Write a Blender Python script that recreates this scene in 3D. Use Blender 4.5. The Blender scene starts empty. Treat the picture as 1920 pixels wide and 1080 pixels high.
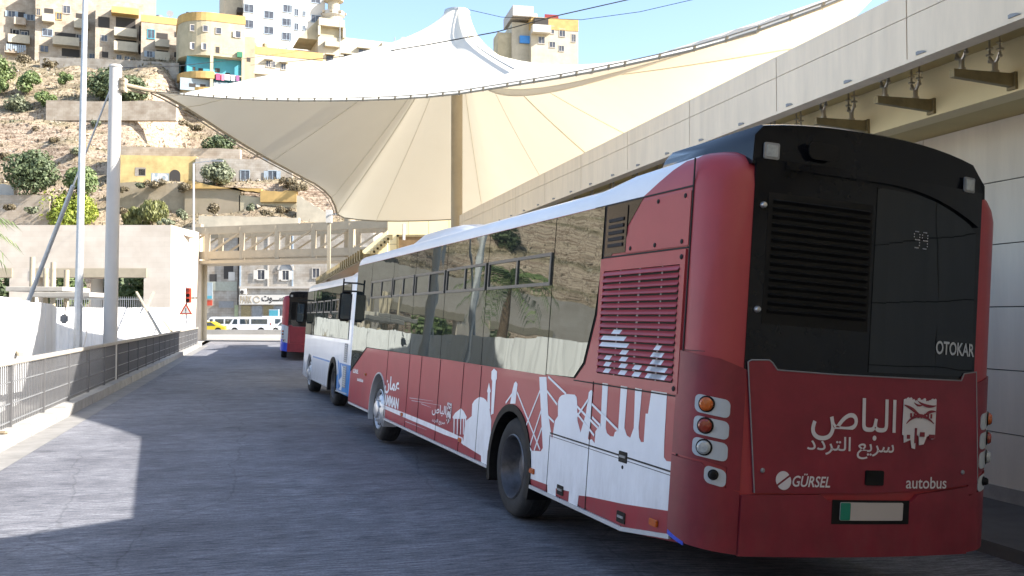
import bpy, bmesh, math, random
from mathutils import Vector, Matrix
R = math.radians
rnd = random.Random(7)
scene = bpy.context.scene
col = scene.collection

# ------------------------------------------------------------------ camera, sky, sun, exposure
FPX, PITCH, CAMH = 1780.26, 0.0309, 1.9326
cam_d = bpy.data.cameras.new('camera')
cam_d.sensor_width = 36.0
cam_d.lens = 36.0 * FPX / 1920.0
cam_d.clip_start, cam_d.clip_end = 0.05, 3000.0
cam = bpy.data.objects.new('camera', cam_d)
cam.location = (0, 0, CAMH)
cam.rotation_euler = (math.pi / 2 + PITCH, 0, 0)
col.objects.link(cam)
scene.camera = cam

TRAVEL = Vector((-0.95, 0.19, -0.665)).normalized()          # direction the sunlight travels
SUN_EL = math.asin(-TRAVEL.z)
SUN_AZ = math.atan2(-TRAVEL.x, -TRAVEL.y)                   # clockwise from +Y
world = bpy.data.worlds.new('World')
scene.world = world
world.use_nodes = True
wn = world.node_tree
bg = wn.nodes['Background']
sky = wn.nodes.new('ShaderNodeTexSky')
sky.sky_type = 'NISHITA'
sky.sun_disc = False
sky.sun_elevation = SUN_EL
sky.sun_rotation = SUN_AZ
sky.air_density = 1.0
sky.dust_density = 1.0
sky.ozone_density = 1.0
wn.links.new(sky.outputs[0], bg.inputs[0])
bg.inputs[1].default_value = 0.12
sun_d = bpy.data.lights.new('sun', 'SUN')
sun_d.energy = 5.0
sun_d.angle = R(0.5)
sun_d.color = (1.0, 0.935, 0.85)
sun = bpy.data.objects.new('sun', sun_d)
sun.rotation_euler = TRAVEL.to_track_quat('-Z', 'Y').to_euler()
sun.location = (60, -30, 50)
col.objects.link(sun)
scene.view_settings.view_transform = 'Standard'
scene.view_settings.look = 'None'
scene.view_settings.gamma = 1.0
scene.view_settings.use_curve_mapping = False
scene.view_settings.exposure = 1.6

# ------------------------------------------------------------------ measuring helpers
CP, SP = math.cos(PITCH), math.sin(PITCH)
def ray(px, py):
    a = (px - 960) / FPX
    b = (540 - py) / FPX
    return Vector((a, CP - b * SP, SP + b * CP))
def P(px, py, D):
    d = ray(px, py)
    return Vector((0, 0, CAMH)) + d * (D / d.y)
LANE = R(15.1)
def L2W(lat, al, z=0.0):
    return Vector((lat * math.cos(LANE) - al * math.sin(LANE), lat * math.sin(LANE) + al * math.cos(LANE), z))

# ------------------------------------------------------------------ materials
MATS = {}
def mat(name, c, rough=0.7, metal=0.0, noise=0.0, scale=3.0, bump=0.0, bscale=40.0, c2=None, spec=0.5, stretch=None, coat=0.0):
    if name in MATS:
        return MATS[name]
    m = bpy.data.materials.new(name)
    m.use_nodes = True
    nt = m.node_tree
    b = nt.nodes['Principled BSDF']
    b.inputs['Base Color'].default_value = (*c, 1)
    b.inputs['Roughness'].default_value = rough
    b.inputs['Metallic'].default_value = metal
    b.inputs['Specular IOR Level'].default_value = spec
    b.inputs['Coat Weight'].default_value = coat
    b.inputs['Coat Roughness'].default_value = 0.06
    tc = nt.nodes.new('ShaderNodeTexCoord')
    vec = tc.outputs['Object']
    if stretch:
        mp = nt.nodes.new('ShaderNodeMapping')
        mp.inputs['Scale'].default_value = stretch
        nt.links.new(vec, mp.inputs[0])
        vec = mp.outputs[0]
    if noise > 0 or c2:
        n = nt.nodes.new('ShaderNodeTexNoise')
        n.inputs['Scale'].default_value = scale
        n.inputs['Detail'].default_value = 7
        n.inputs['Roughness'].default_value = 0.65
        nt.links.new(vec, n.inputs['Vector'])
        rp = nt.nodes.new('ShaderNodeValToRGB')
        rp.color_ramp.elements[0].position = 0.3
        rp.color_ramp.elements[1].position = 0.7
        lo = c2 if c2 else tuple(max(0, x * (1 - noise)) for x in c)
        hi = c if c2 else tuple(min(0.95, x * (1 + noise)) for x in c)
        rp.color_ramp.elements[0].color = (*lo, 1)
        rp.color_ramp.elements[1].color = (*hi, 1)
        nt.links.new(n.outputs[0], rp.inputs[0])
        nt.links.new(rp.outputs[0], b.inputs['Base Color'])
    if bump > 0:
        n2 = nt.nodes.new('ShaderNodeTexNoise')
        n2.inputs['Scale'].default_value = bscale
        n2.inputs['Detail'].default_value = 5
        nt.links.new(vec, n2.inputs['Vector'])
        bp = nt.nodes.new('ShaderNodeBump')
        bp.inputs['Strength'].default_value = bump
        bp.inputs['Distance'].default_value = 0.03
        nt.links.new(n2.outputs[0], bp.inputs['Height'])
        nt.links.new(bp.outputs[0], b.inputs['Normal'])
    MATS[name] = m
    return m

def brick_mat(name, c1, c2, mortar, bw, bh, rough=0.85, offset=0.5, msize=0.01, bump=0.4, axes='xz', stain=0.25):
    m = mat(name, c1, rough)
    nt = m.node_tree
    b = nt.nodes['Principled BSDF']
    tc = nt.nodes.new('ShaderNodeTexCoord')
    sp = nt.nodes.new('ShaderNodeSeparateXYZ')
    cb = nt.nodes.new('ShaderNodeCombineXYZ')
    nt.links.new(tc.outputs['Object'], sp.inputs[0])
    if axes == 'both':
        ad = nt.nodes.new('ShaderNodeMath'); ad.operation = 'ADD'
        nt.links.new(sp.outputs[0], ad.inputs[0]); nt.links.new(sp.outputs[1], ad.inputs[1])
        nt.links.new(ad.outputs[0], cb.inputs[0])
    else:
        nt.links.new(sp.outputs['XYZ'.index(axes[0].upper())], cb.inputs[0])
    nt.links.new(sp.outputs[2], cb.inputs[1])
    br = nt.nodes.new('ShaderNodeTexBrick')
    br.inputs['Color1'].default_value = (*c1, 1)
    br.inputs['Color2'].default_value = (*c2, 1)
    br.inputs['Mortar'].default_value = (*mortar, 1)
    br.inputs['Scale'].default_value = 1.0
    br.inputs['Mortar Size'].default_value = msize
    br.inputs['Brick Width'].default_value = bw
    br.inputs['Row Height'].default_value = bh
    br.offset = offset
    nt.links.new(cb.outputs[0], br.inputs['Vector'])
    n = nt.nodes.new('ShaderNodeTexNoise')
    n.inputs['Scale'].default_value = 0.7
    n.inputs['Detail'].default_value = 8
    nt.links.new(tc.outputs['Object'], n.inputs['Vector'])
    mx = nt.nodes.new('ShaderNodeMixRGB'); mx.blend_type = 'MULTIPLY'
    mx.inputs[0].default_value = 1.0
    rp = nt.nodes.new('ShaderNodeValToRGB')
    rp.color_ramp.elements[0].position = 0.3; rp.color_ramp.elements[1].position = 0.65
    rp.color_ramp.elements[0].color = (1 - stain, 1 - stain * 1.15, 1 - stain * 1.3, 1)
    nt.links.new(n.outputs[0], rp.inputs[0])
    nt.links.new(br.outputs[0], mx.inputs[1]); nt.links.new(rp.outputs[0], mx.inputs[2])
    nt.links.new(mx.outputs[0], b.inputs['Base Color'])
    bp = nt.nodes.new('ShaderNodeBump'); bp.inputs['Strength'].default_value = bump; bp.inputs['Distance'].default_value = 0.02
    bp.invert = True
    nt.links.new(br.outputs[1], bp.inputs['Height']); nt.links.new(bp.outputs[0], b.inputs['Normal'])
    return m

RED = (0.36, 0.040, 0.050)
m_red = mat('bus_red_paint', RED, 0.5, noise=0.10, scale=1.3, bump=0.02, bscale=3, coat=0.15)
m_reddk = mat('bus_red_plastic', (0.20, 0.015, 0.028), 0.5, noise=0.2, scale=2.6, coat=0.06, bump=0.01, bscale=5)
m_white = mat('bus_white_paint', (0.78, 0.80, 0.84), 0.35, noise=0.05, scale=1.5, coat=0.3)
m_decal = mat('white_vinyl', (0.78, 0.79, 0.82), 0.5, noise=0.05, scale=2)
def add_dust(m, amount, top):
    """road dust splashed over the lower panels, blotchy"""
    nt = m.node_tree; b = nt.nodes['Principled BSDF']; src = b.inputs['Base Color'].links[0].from_socket
    tc = nt.nodes.new('ShaderNodeTexCoord'); sp = nt.nodes.new('ShaderNodeSeparateXYZ'); nt.links.new(tc.outputs['Object'], sp.inputs[0])
    mr = nt.nodes.new('ShaderNodeMapRange'); mr.inputs['From Min'].default_value = top; mr.inputs['From Max'].default_value = 0.4; nt.links.new(sp.outputs[2], mr.inputs[0])
    mp = nt.nodes.new('ShaderNodeMapping'); mp.inputs['Scale'].default_value = (3, 3, 1.0); nt.links.new(tc.outputs['Object'], mp.inputs[0])
    n = nt.nodes.new('ShaderNodeTexNoise'); n.inputs['Scale'].default_value = 2.2; n.inputs['Detail'].default_value = 9; n.inputs['Roughness'].default_value = 0.7; nt.links.new(mp.outputs[0], n.inputs['Vector'])
    r2 = nt.nodes.new('ShaderNodeMapRange'); r2.inputs['From Min'].default_value = 0.4; r2.inputs['From Max'].default_value = 0.75; r2.inputs['To Max'].default_value = amount; nt.links.new(n.outputs[0], r2.inputs[0])
    ml = nt.nodes.new('ShaderNodeMath'); ml.operation = 'MULTIPLY'; nt.links.new(mr.outputs[0], ml.inputs[0]); nt.links.new(r2.outputs[0], ml.inputs[1])
    mx = nt.nodes.new('ShaderNodeMixRGB'); mx.inputs[2].default_value = (0.16, 0.13, 0.11, 1); nt.links.new(ml.outputs[0], mx.inputs[0]); nt.links.new(src, mx.inputs[1]); nt.links.new(mx.outputs[0], b.inputs['Base Color'])
for m_, am_, tp_ in ((m_red, 0.40, 1.2), (m_reddk, 0.16, 1.4), (m_white, 0.4, 1.0), (m_decal, 0.4, 1.1)): add_dust(m_, am_, tp_)
m_letter = mat('pale_vinyl_letters', (0.62, 0.60, 0.62), 0.5, noise=0.04, scale=3)
m_black = mat('gloss_black', (0.007, 0.008, 0.011), 0.10, noise=0.2, scale=4, coat=0.0, spec=0.28)
m_matblack = mat('matt_black', (0.009, 0.009, 0.009), 0.6, noise=0.3, scale=8, spec=0.2)
m_seam = mat('dark_seam', (0.02, 0.016, 0.016), 0.8)
m_trim = mat('grey_trim', (0.45, 0.46, 0.47), 0.5, noise=0.1)
m_rubber = mat('tyre_rubber', (0.025, 0.025, 0.026), 0.85, noise=0.3, scale=12, bump=0.2, bscale=60)
m_rimsteel = mat('silver_rim', (0.55, 0.56, 0.58), 0.35, metal=0.6, noise=0.2, scale=9)
m_rimdark = mat('worn_dark_rim', (0.10, 0.10, 0.11), 0.4, metal=0.4, noise=0.5, scale=7)
m_orange = mat('orange_lens', (0.48, 0.10, 0.008), 0.15, noise=0.2, scale=30, coat=0.5)
m_redlens = mat('red_lens', (0.24, 0.03, 0.012), 0.15, noise=0.2, scale=30, coat=0.5)
m_clearlens = mat('clear_lens', (0.38, 0.41, 0.41), 0.12, noise=0.2, scale=30, coat=0.5)
m_pocket = mat('lamp_pocket_grey', (0.46, 0.51, 0.56), 0.4, noise=0.06)
m_blue = mat('bus_blue_paint', (0.03, 0.23, 0.62), 0.35, noise=0.12, scale=2, coat=0.3)
m_dblue = mat('deep_blue_paint', (0.015, 0.06, 0.55), 0.35, noise=0.1, scale=2, coat=0.3)
m_chrome = mat('chrome_letters', (0.5, 0.5, 0.5), 0.3, metal=0.7)
m_green = mat('plate_green', (0.01, 0.20, 0.13), 0.5)
m_plate = mat('plate_beige', (0.46, 0.42, 0.40), 0.5)
m_grey = mat('mid_grey_metal', (0.25, 0.26, 0.27), 0.5, metal=0.3, noise=0.15)
m_steel = mat('galvanised_steel', (0.42, 0.44, 0.46), 0.45, metal=0.4, noise=0.15, scale=6, bump=0.03)
m_mast = mat('mast_white_paint', (0.52, 0.50, 0.47), 0.5, noise=0.06, scale=1.2)
m_beige = mat('beige_steel_paint', (0.38, 0.325, 0.235), 0.55, noise=0.10, scale=1.5)
m_railtop = mat('rail_cap_beige', (0.40, 0.37, 0.32), 0.5, noise=0.12, scale=2)
m_rail = mat('rail_grey_paint', (0.105, 0.105, 0.108), 0.55, noise=0.2, scale=3)
m_hoard = mat('hoarding_white', (0.70, 0.71, 0.72), 0.6, noise=0.12, scale=2.0, stretch=(1.5, 1.5, 0.3))
m_panel = mat('cladding_panel', (0.79, 0.72, 0.60), 0.42, noise=0.09, scale=2.2, bump=0.01, stretch=(1.3, 1.3, 0.15))
m_fascia = mat('fascia_stone', (0.82, 0.685, 0.51), 0.6, noise=0.09, scale=3.0, bump=0.02, stretch=(1.5, 1.5, 0.25))
m_soffit = mat('soffit_cream', (0.66, 0.55, 0.27), 0.7, noise=0.08, scale=1)
m_beam = mat('beam_cream', (0.86, 0.73, 0.43), 0.6, noise=0.06, scale=1)
m_bracket = mat('bracket_bronze', (0.26, 0.21, 0.11), 0.5, metal=0.2, noise=0.25, scale=6)
m_inox = mat('stainless_clamp', (0.55, 0.50, 0.42), 0.3, metal=0.8, noise=0.15)
m_kerb = mat('kerb_concrete', (0.31, 0.30, 0.28), 0.85, noise=0.2, scale=2.5, bump=0.15, bscale=30)
m_pave = mat('pale_concrete', (0.34, 0.33, 0.31), 0.85, noise=0.15, scale=0.5, bump=0.1)
m_soil = mat('dry_soil', (0.22, 0.18, 0.125), 0.95, noise=0.3, scale=0.5, bump=0.3, bscale=4)
m_stone = brick_mat('limestone_ashlar', (0.585, 0.52, 0.44), (0.62, 0.555, 0.475), (0.54, 0.475, 0.40), 1.1, 0.36, axes='xz', stain=0.16, bump=0.12, msize=0.006)
m_stone_hill = brick_mat('old_limestone', (0.42, 0.355, 0.285), (0.48, 0.42, 0.345), (0.31, 0.26, 0.20), 0.7, 0.33, axes='both', stain=0.3)
m_stone_grey = brick_mat('grey_limestone', (0.36, 0.33, 0.29), (0.42, 0.39, 0.345), (0.26, 0.235, 0.205), 0.7, 0.32, axes='both', stain=0.35)
m_stone_shop = brick_mat('shade_toned_shop_stone', (0.36, 0.335, 0.295), (0.44, 0.41, 0.365), (0.26, 0.24, 0.21), 0.7, 0.32, axes='both', stain=0.4)  # stone copy toned for the shop front's partial shade; stain varies at random
m_rubble = brick_mat('dark_rubble', (0.15, 0.14, 0.125), (0.26, 0.24, 0.21), (0.06, 0.055, 0.05), 0.45, 0.3, axes='both', msize=0.06, stain=0.3)
m_stucco = mat('cream_stucco', (0.48, 0.43, 0.335), 0.9, noise=0.16, scale=0.6, bump=0.1)
m_yellow = mat('yellow_stucco', (0.44, 0.385, 0.265), 0.9, noise=0.2, scale=0.5, bump=0.1)
m_ochre = mat('ochre_paint', (0.48, 0.32, 0.12), 0.85, noise=0.2, scale=0.7)
m_ochre_old = mat('faded_ochre', (0.52, 0.385, 0.17), 0.9, noise=0.3, scale=0.5, bump=0.1)
m_turq = mat('turquoise_paint', (0.07, 0.30, 0.38), 0.85, noise=0.12, scale=0.8)
m_ltblue = mat('pale_blue_paint', (0.28, 0.34, 0.38), 0.85, noise=0.12, scale=0.8)
m_whitewall = mat('white_render', (0.56, 0.535, 0.49), 0.85, noise=0.06, scale=0.4)
m_tan = mat('tan_render', (0.35, 0.29, 0.205), 0.9, noise=0.25, scale=0.6, bump=0.1)
m_pane = mat('dark_window', (0.075, 0.08, 0.095), 0.15, noise=0.5, scale=1.5)
m_frame = mat('pale_window_frame', (0.42, 0.39, 0.35), 0.7)
m_shut = mat('grey_blue_shutter', (0.30, 0.36, 0.42), 0.7, noise=0.2)
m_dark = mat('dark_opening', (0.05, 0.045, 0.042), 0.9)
m_bark = mat('bark', (0.12, 0.085, 0.055), 0.9, noise=0.3, scale=6, bump=0.3)
m_taxi = mat('taxi_yellow', (0.62, 0.48, 0.03), 0.35, coat=0.4)
m_carw = mat('car_white', (0.72, 0.73, 0.75), 0.35, coat=0.4)
m_sred = mat('signal_red', (0.45, 0.06, 0.03), 0.5)
m_palegreen = mat('pale_green_wall', (0.38, 0.42, 0.26), 0.85, noise=0.15)

def glass_mat(name, refl=0.55, tint=(0.80, 0.84, 0.80), base=(0.012, 0.015, 0.016), ripple=0.02, rs=0.9):
    m = bpy.data.materials.new(name)
    m.use_nodes = True
    nt = m.node_tree
    for n in list(nt.nodes):
        nt.nodes.remove(n)
    out = nt.nodes.new('ShaderNodeOutputMaterial')
    mix = nt.nodes.new('ShaderNodeMixShader')
    g = nt.nodes.new('ShaderNodeBsdfGlossy'); g.inputs['Color'].default_value = (*tint, 1); g.inputs['Roughness'].default_value = 0.015
    d = nt.nodes.new('ShaderNodeBsdfDiffuse'); d.inputs['Color'].default_value = (*base, 1)
    fr = nt.nodes.new('ShaderNodeLayerWeight'); fr.inputs['Blend'].default_value = 0.4
    mr = nt.nodes.new('ShaderNodeMapRange')
    mr.inputs['To Min'].default_value = refl * 0.55; mr.inputs['To Max'].default_value = min(1, refl * 1.35)
    nt.links.new(fr.outputs['Facing'], mr.inputs[0])
    tc = nt.nodes.new('ShaderNodeTexCoord')
    n = nt.nodes.new('ShaderNodeTexNoise'); n.inputs['Scale'].default_value = rs; n.inputs['Detail'].default_value = 2
    nt.links.new(tc.outputs['Object'], n.inputs['Vector'])
    bp = nt.nodes.new('ShaderNodeBump'); bp.inputs['Strength'].default_value = ripple; bp.inputs['Distance'].default_value = 0.2
    nt.links.new(n.outputs[0], bp.inputs['Height'])
    nt.links.new(bp.outputs[0], g.inputs['Normal'])
    nt.links.new(mr.outputs[0], mix.inputs[0])
    nt.links.new(d.outputs[0], mix.inputs[1]); nt.links.new(g.outputs[0], mix.inputs[2])
    nt.links.new(mix.outputs[0], out.inputs[0])
    return m
m_glass = glass_mat('tinted_bus_glass', 0.23, tint=(0.80, 0.86, 0.82), base=(0.014, 0.018, 0.019), ripple=0.022)
m_rearglass = glass_mat('rear_black_glass', 0.075, tint=(0.8, 0.85, 0.9), base=(0.008, 0.008, 0.009), ripple=0.05, rs=0.8)
m_cglass = glass_mat('car_glass', 0.35, base=(0.03, 0.05, 0.07))

# fabric of the sail: diffuse + translucent
def fabric():
    m = bpy.data.materials.new('sail_fabric'); m.use_nodes = True
    nt = m.node_tree
    for n in list(nt.nodes): nt.nodes.remove(n)
    out = nt.nodes.new('ShaderNodeOutputMaterial'); mix = nt.nodes.new('ShaderNodeMixShader'); mix.inputs[0].default_value = 0.16
    d = nt.nodes.new('ShaderNodeBsdfDiffuse'); t = nt.nodes.new('ShaderNodeBsdfTranslucent')
    tc = nt.nodes.new('ShaderNodeTexCoord'); n = nt.nodes.new('ShaderNodeTexNoise'); n.inputs['Scale'].default_value = 0.6; n.inputs['Detail'].default_value = 6
    nt.links.new(tc.outputs['Object'], n.inputs['Vector'])
    rp = nt.nodes.new('ShaderNodeValToRGB')
    rp.color_ramp.elements[0].color = (0.80, 0.76, 0.66, 1); rp.color_ramp.elements[1].color = (0.86, 0.83, 0.74, 1)
    nt.links.new(n.outputs[0], rp.inputs[0])
    nt.links.new(rp.outputs[0], d.inputs[0])
    t.inputs[0].default_value = (0.82, 0.74, 0.56, 1)
    nt.links.new(d.outputs[0], mix.inputs[1]); nt.links.new(t.outputs[0], mix.inputs[2]); nt.links.new(mix.outputs[0], out.inputs[0])
    return m
m_fabric = fabric()
m_rope = mat('cable_bronze_grey', (0.30, 0.27, 0.21), 0.6, noise=0.15)
m_seamfab = mat('sail_seam', (0.68, 0.64, 0.54), 0.8)

def leaf_mat(name, c, c2):
    m = bpy.data.materials.new(name); m.use_nodes = True
    nt = m.node_tree
    b = nt.nodes['Principled BSDF']; b.inputs['Roughness'].default_value = 0.6
    tc = nt.nodes.new('ShaderNodeTexCoord'); n = nt.nodes.new('ShaderNodeTexNoise'); n.inputs['Scale'].default_value = 1.1; n.inputs['Detail'].default_value = 5
    nt.links.new(tc.outputs['Object'], n.inputs['Vector'])
    rp = nt.nodes.new('ShaderNodeValToRGB'); rp.color_ramp.elements[0].position = 0.35; rp.color_ramp.elements[1].position = 0.65
    rp.color_ramp.elements[0].color = (*c2, 1); rp.color_ramp.elements[1].color = (*c, 1)
    nt.links.new(n.outputs[0], rp.inputs[0]); nt.links.new(rp.outputs[0], b.inputs['Base Color'])
    t = nt.nodes.new('ShaderNodeBsdfTranslucent'); nt.links.new(rp.outputs[0], t.inputs[0])
    mix = nt.nodes.new('ShaderNodeMixShader'); mix.inputs[0].default_value = 0.25
    nt.links.new(b.outputs[0], mix.inputs[1]); nt.links.new(t.outputs[0], mix.inputs[2])
    nt.links.new(mix.outputs[0], nt.nodes['Material Output'].inputs[0])
    return m
m_leaf_dk = leaf_mat('fig_leaves', (0.15, 0.19, 0.09), (0.07, 0.10, 0.05))
m_leaf_md = leaf_mat('green_leaves', (0.21, 0.27, 0.10), (0.11, 0.16, 0.06))
m_leaf_lt = leaf_mat('lime_leaves', (0.34, 0.38, 0.05), (0.18, 0.24, 0.04))
m_leaf_ol = leaf_mat('olive_leaves', (0.24, 0.25, 0.08), (0.12, 0.13, 0.05))
m_leaf_gr = leaf_mat('grey_green_leaves', (0.25, 0.27, 0.17), (0.14, 0.16, 0.10))
m_leaf_dry = leaf_mat('dry_leaves', (0.23, 0.19, 0.115), (0.13, 0.105, 0.065))

# ------------------------------------------------------------------ mesh helpers
class MB:
    def __init__(self):
        self.v = []; self.f = []; self.mi = []
    def add(self, vs, fs, mi=0):
        o = len(self.v)
        self.v += [tuple(v) for v in vs]
        for f in fs:
            self.f.append(tuple(i + o for i in f)); self.mi.append(mi)
        return self
    def box(self, x0, x1, y0, y1, z0, z1, mi=0):
        x0, x1 = sorted((x0, x1)); y0, y1 = sorted((y0, y1)); z0, z1 = sorted((z0, z1))
        vs = [(x0,y0,z0),(x1,y0,z0),(x1,y1,z0),(x0,y1,z0),(x0,y0,z1),(x1,y0,z1),(x1,y1,z1),(x0,y1,z1)]
        return self.add(vs, [(0,3,2,1),(4,5,6,7),(0,1,5,4),(1,2,6,5),(2,3,7,6),(3,0,4,7)], mi)
    def bar(self, a, b, w, h, up=(0,0,1), mi=0):
        a = Vector(a); b = Vector(b); d = (b - a).normalized(); up = Vector(up)
        s = d.cross(up)
        if s.length < 1e-4: s = d.cross(Vector((1,0,0)))
        s.normalize(); u = s.cross(d)
        vs = []
        for p in (a, b):
            for i, j in ((-1,-1),(1,-1),(1,1),(-1,1)):
                vs.append(p + s * (i*w/2) + u * (j*h/2))
        return self.add(vs, [(3,2,1,0),(4,5,6,7),(0,1,5,4),(1,2,6,5),(2,3,7,6),(3,0,4,7)], mi)
    def tube(self, pts, r, n=8, mi=0, r2=None):
        pts = [Vector(p) for p in pts]; k = len(pts)
        rings = []
        ref = None
        for i, p in enumerate(pts):
            d = (pts[min(i+1,k-1)] - pts[max(i-1,0)]).normalized()
            if ref is None:
                ref = d.cross(Vector((0,0,1)))
                if ref.length < 1e-3: ref = d.cross(Vector((1,0,0)))
            s = ref - d * ref.dot(d); s.normalize(); ref = s
            u = d.cross(s)
            rr = r if r2 is None else r + (r2 - r) * i / max(1, k-1)
            rings.append([p + (s*math.cos(2*math.pi*j/n) + u*math.sin(2*math.pi*j/n))*rr for j in range(n)])
        vs = [v for q in rings for v in q]; fs = []
        for i in range(k-1):
            for j in range(n):
                fs.append((i*n+j, i*n+(j+1)%n, (i+1)*n+(j+1)%n, (i+1)*n+j))
        fs.append(tuple(range(n))[::-1]); fs.append(tuple((k-1)*n+j for j in range(n)))
        return self.add(vs, fs, mi)
    def lathe(self, prof, n=32, axis='x', c=(0,0,0), mi=0, cap=True):
        # prof: (r, t) along the axis
        c = Vector(c); vs = []; fs = []
        for r, t in prof:
            for j in range(n):
                a = 2*math.pi*j/n
                q = (t, r*math.cos(a), r*math.sin(a)) if axis == 'x' else ((r*math.cos(a), r*math.sin(a), t) if axis == 'z' else (r*math.cos(a), t, r*math.sin(a)))
                vs.append(c + Vector(q))
        k = len(prof)
        for i in range(k-1):
            for j in range(n):
                fs.append((i*n+j, i*n+(j+1)%n, (i+1)*n+(j+1)%n, (i+1)*n+j))
        if cap and prof[0][0] > 1e-6: fs.append(tuple(range(n))[::-1])
        if cap and prof[-1][0] > 1e-6: fs.append(tuple((k-1)*n+j for j in range(n)))
        return self.add(vs, fs, mi)
    def prism(self, poly, fn, t0, t1, mi=0):
        # poly: 2d points, fn(a, b, t) -> 3d ; closed solid between t0 and t1
        n = len(poly)
        vs = [fn(a, b, t0) for a, b in poly] + [fn(a, b, t1) for a, b in poly]
        fs = [tuple(range(n))[::-1], tuple(range(n, 2*n))]
        for i in range(n):
            j = (i+1) % n
            fs.append((i, j, n+j, n+i))
        return self.add(vs, fs, mi)
    def mesh(self, name, mats, smooth=False, fix=True):
        me = bpy.data.meshes.new(name)
        me.from_pydata(self.v, [], self.f)
        if not isinstance(mats, (list, tuple)): mats = [mats]
        for m in mats: me.materials.append(m)
        me.polygons.foreach_set('material_index', self.mi)
        me.validate()
        if fix:
            bm = bmesh.new(); bm.from_mesh(me)
            bmesh.ops.recalc_face_normals(bm, faces=bm.faces)
            bm.to_mesh(me); bm.free()
        if smooth:
            me.polygons.foreach_set('use_smooth', [True]*len(me.polygons))
            if smooth != 'full':
                me.set_sharp_from_angle(angle=R(38))
        me.update()
        return me
    def build(self, name, mats, parent=None, smooth=False, fix=True):
        return link(name, self.mesh(name, mats, smooth, fix), parent)

def link(name, me, parent=None):
    o = bpy.data.objects.new(name, me)
    col.objects.link(o)
    if parent is not None: o.parent = parent
    return o
def tag(o, label=None, cat=None, group=None, kind=None):
    if label: o['label'] = label
    if cat: o['category'] = cat
    if group: o['group'] = group
    if kind: o['kind'] = kind
    return o
def thing(name, label, cat, loc=(0,0,0), rz=0.0, group=None, matrix=None):
    o = bpy.data.objects.new(name, None)
    o.empty_display_size = 0.3
    col.objects.link(o)
    if matrix is not None:
        lo, ro, sc = matrix.decompose()
        o.location = lo; o.rotation_euler = ro.to_euler()
    else:
        o.location = loc; o.rotation_euler = (0, 0, rz)
    return tag(o, label, cat, group)
def struct(name, mb, m, smooth=False):
    o = mb.build(name, m, None, smooth)
    o['kind'] = 'structure'
    return o
def dup_tree(o, parent=None):
    c = o.copy(); col.objects.link(c)
    if parent is not None: c.parent = parent
    for ch in list(o.children): dup_tree(ch, c)
    return c
def bevel_mesh(o, w=0.02, seg=2):
    bm = bmesh.new(); bm.from_mesh(o.data)
    es = [e for e in bm.edges if len(e.link_faces) == 2 and e.calc_face_angle(0) > R(35)]
    bmesh.ops.bevel(bm, geom=es, offset=w, segments=seg, affect='EDGES', clamp_overlap=True)
    bm.to_mesh(o.data); bm.free()
    return o
XZ = lambda a, b, t: (a, t, b)

def text_polys(s, size=1.0, shear=0.0, bold=0.0):
    """glyph triangles of a string, as a flat mesh with its own width and height"""
    cu = bpy.data.curves.new('lettering', 'FONT'); cu.body = s; cu.size = size; cu.shear = shear; cu.offset = bold
    cu.resolution_u = 4
    ob = bpy.data.objects.new('lettering', cu); col.objects.link(ob)
    bpy.context.view_layer.update()
    dg = bpy.context.evaluated_depsgraph_get()
    me = bpy.data.meshes.new_from_object(ob.evaluated_get(dg))
    vs = [tuple(v.co) for v in me.vertices]; fs = [tuple(p.vertices) for p in me.polygons]
    bpy.data.objects.remove(ob); bpy.data.curves.remove(cu); bpy.data.meshes.remove(me)
    x0 = min(v[0] for v in vs); x1 = max(v[0] for v in vs); y0 = min(v[1] for v in vs); y1 = max(v[1] for v in vs)
    return [((v[0]-x0)/(x1-x0), (v[1]-y0)/(y1-y0)) for v in vs], fs
def put_text(mb, s, a0, a1, b0, b1, fn, off, shear=0.0, bold=0.0, mi=0):
    """fit a string into the box a0..a1, b0..b1 and lay it on the surface fn(a, b, off)"""
    uv, fs = text_polys(s, 1.0, shear, bold)
    mb.add([fn(a0 + u*(a1-a0), b0 + v*(b1-b0), off) for u, v in uv], fs, mi)
# Arabic is written right to left: presentation forms in visual order
AR_BUS = '\ufeb9\ufe8e\ufe92\ufedf\ufe8d'                                # al-bas
AR_FAST = '\ufea9\ufea9\ufeae\ufe98\ufedf\ufe8d \ufecA\ufef3\ufeae\ufeb3'  # sari' al-taraddud
AR_AMMAN = '\ufee5\ufe8e\ufee4\ufecb'
AR_SHOP = '\ufe95\ufeee\u0640\u0640\u0640\ufeb3'

exec_order = []

# ------------------------------------------------------------------ ground shape: the bay where the buses stand leans to the right
BX, BY, BYAW, BROLL, BPITCH = 1.1136, 6.0751, -0.3558, 0.0771, 0.0029
BAYDIR = Vector((math.sin(BYAW), math.cos(BYAW), 0)); BAYRT = Vector((math.cos(BYAW), -math.sin(BYAW), 0))
def bay_d(x, y): return (Vector((x, y, 0)) - Vector((BX, BY, 0))).dot(BAYRT)
def ground_z(x, y):
    d = min(max(bay_d(x, y) + 0.12, 0), 3.0)
    t = (Vector((x, y, 0)) - Vector((BX, BY, 0))).dot(BAYDIR)
    fade = 1.0 if t < 30 else max(0.0, 1 - (t - 30) / 25)
    return -math.tan(BROLL) * max(d - 0.12, 0) * fade

def frame_matrix(x, y, z, yaw, roll, pitch=0.0):
    s = Vector((math.sin(yaw), math.cos(yaw), math.sin(pitch))).normalized()
    w = Vector((math.cos(yaw) * math.cos(roll), -math.sin(yaw) * math.cos(roll), -math.sin(roll)))
    w = (w - s * w.dot(s)).normalized()
    u = w.cross(s).normalized()
    return Matrix(((w.x, s.x, u.x, x), (w.y, s.y, u.y, y), (w.z, s.z, u.z, z), (0, 0, 0, 1)))

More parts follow.
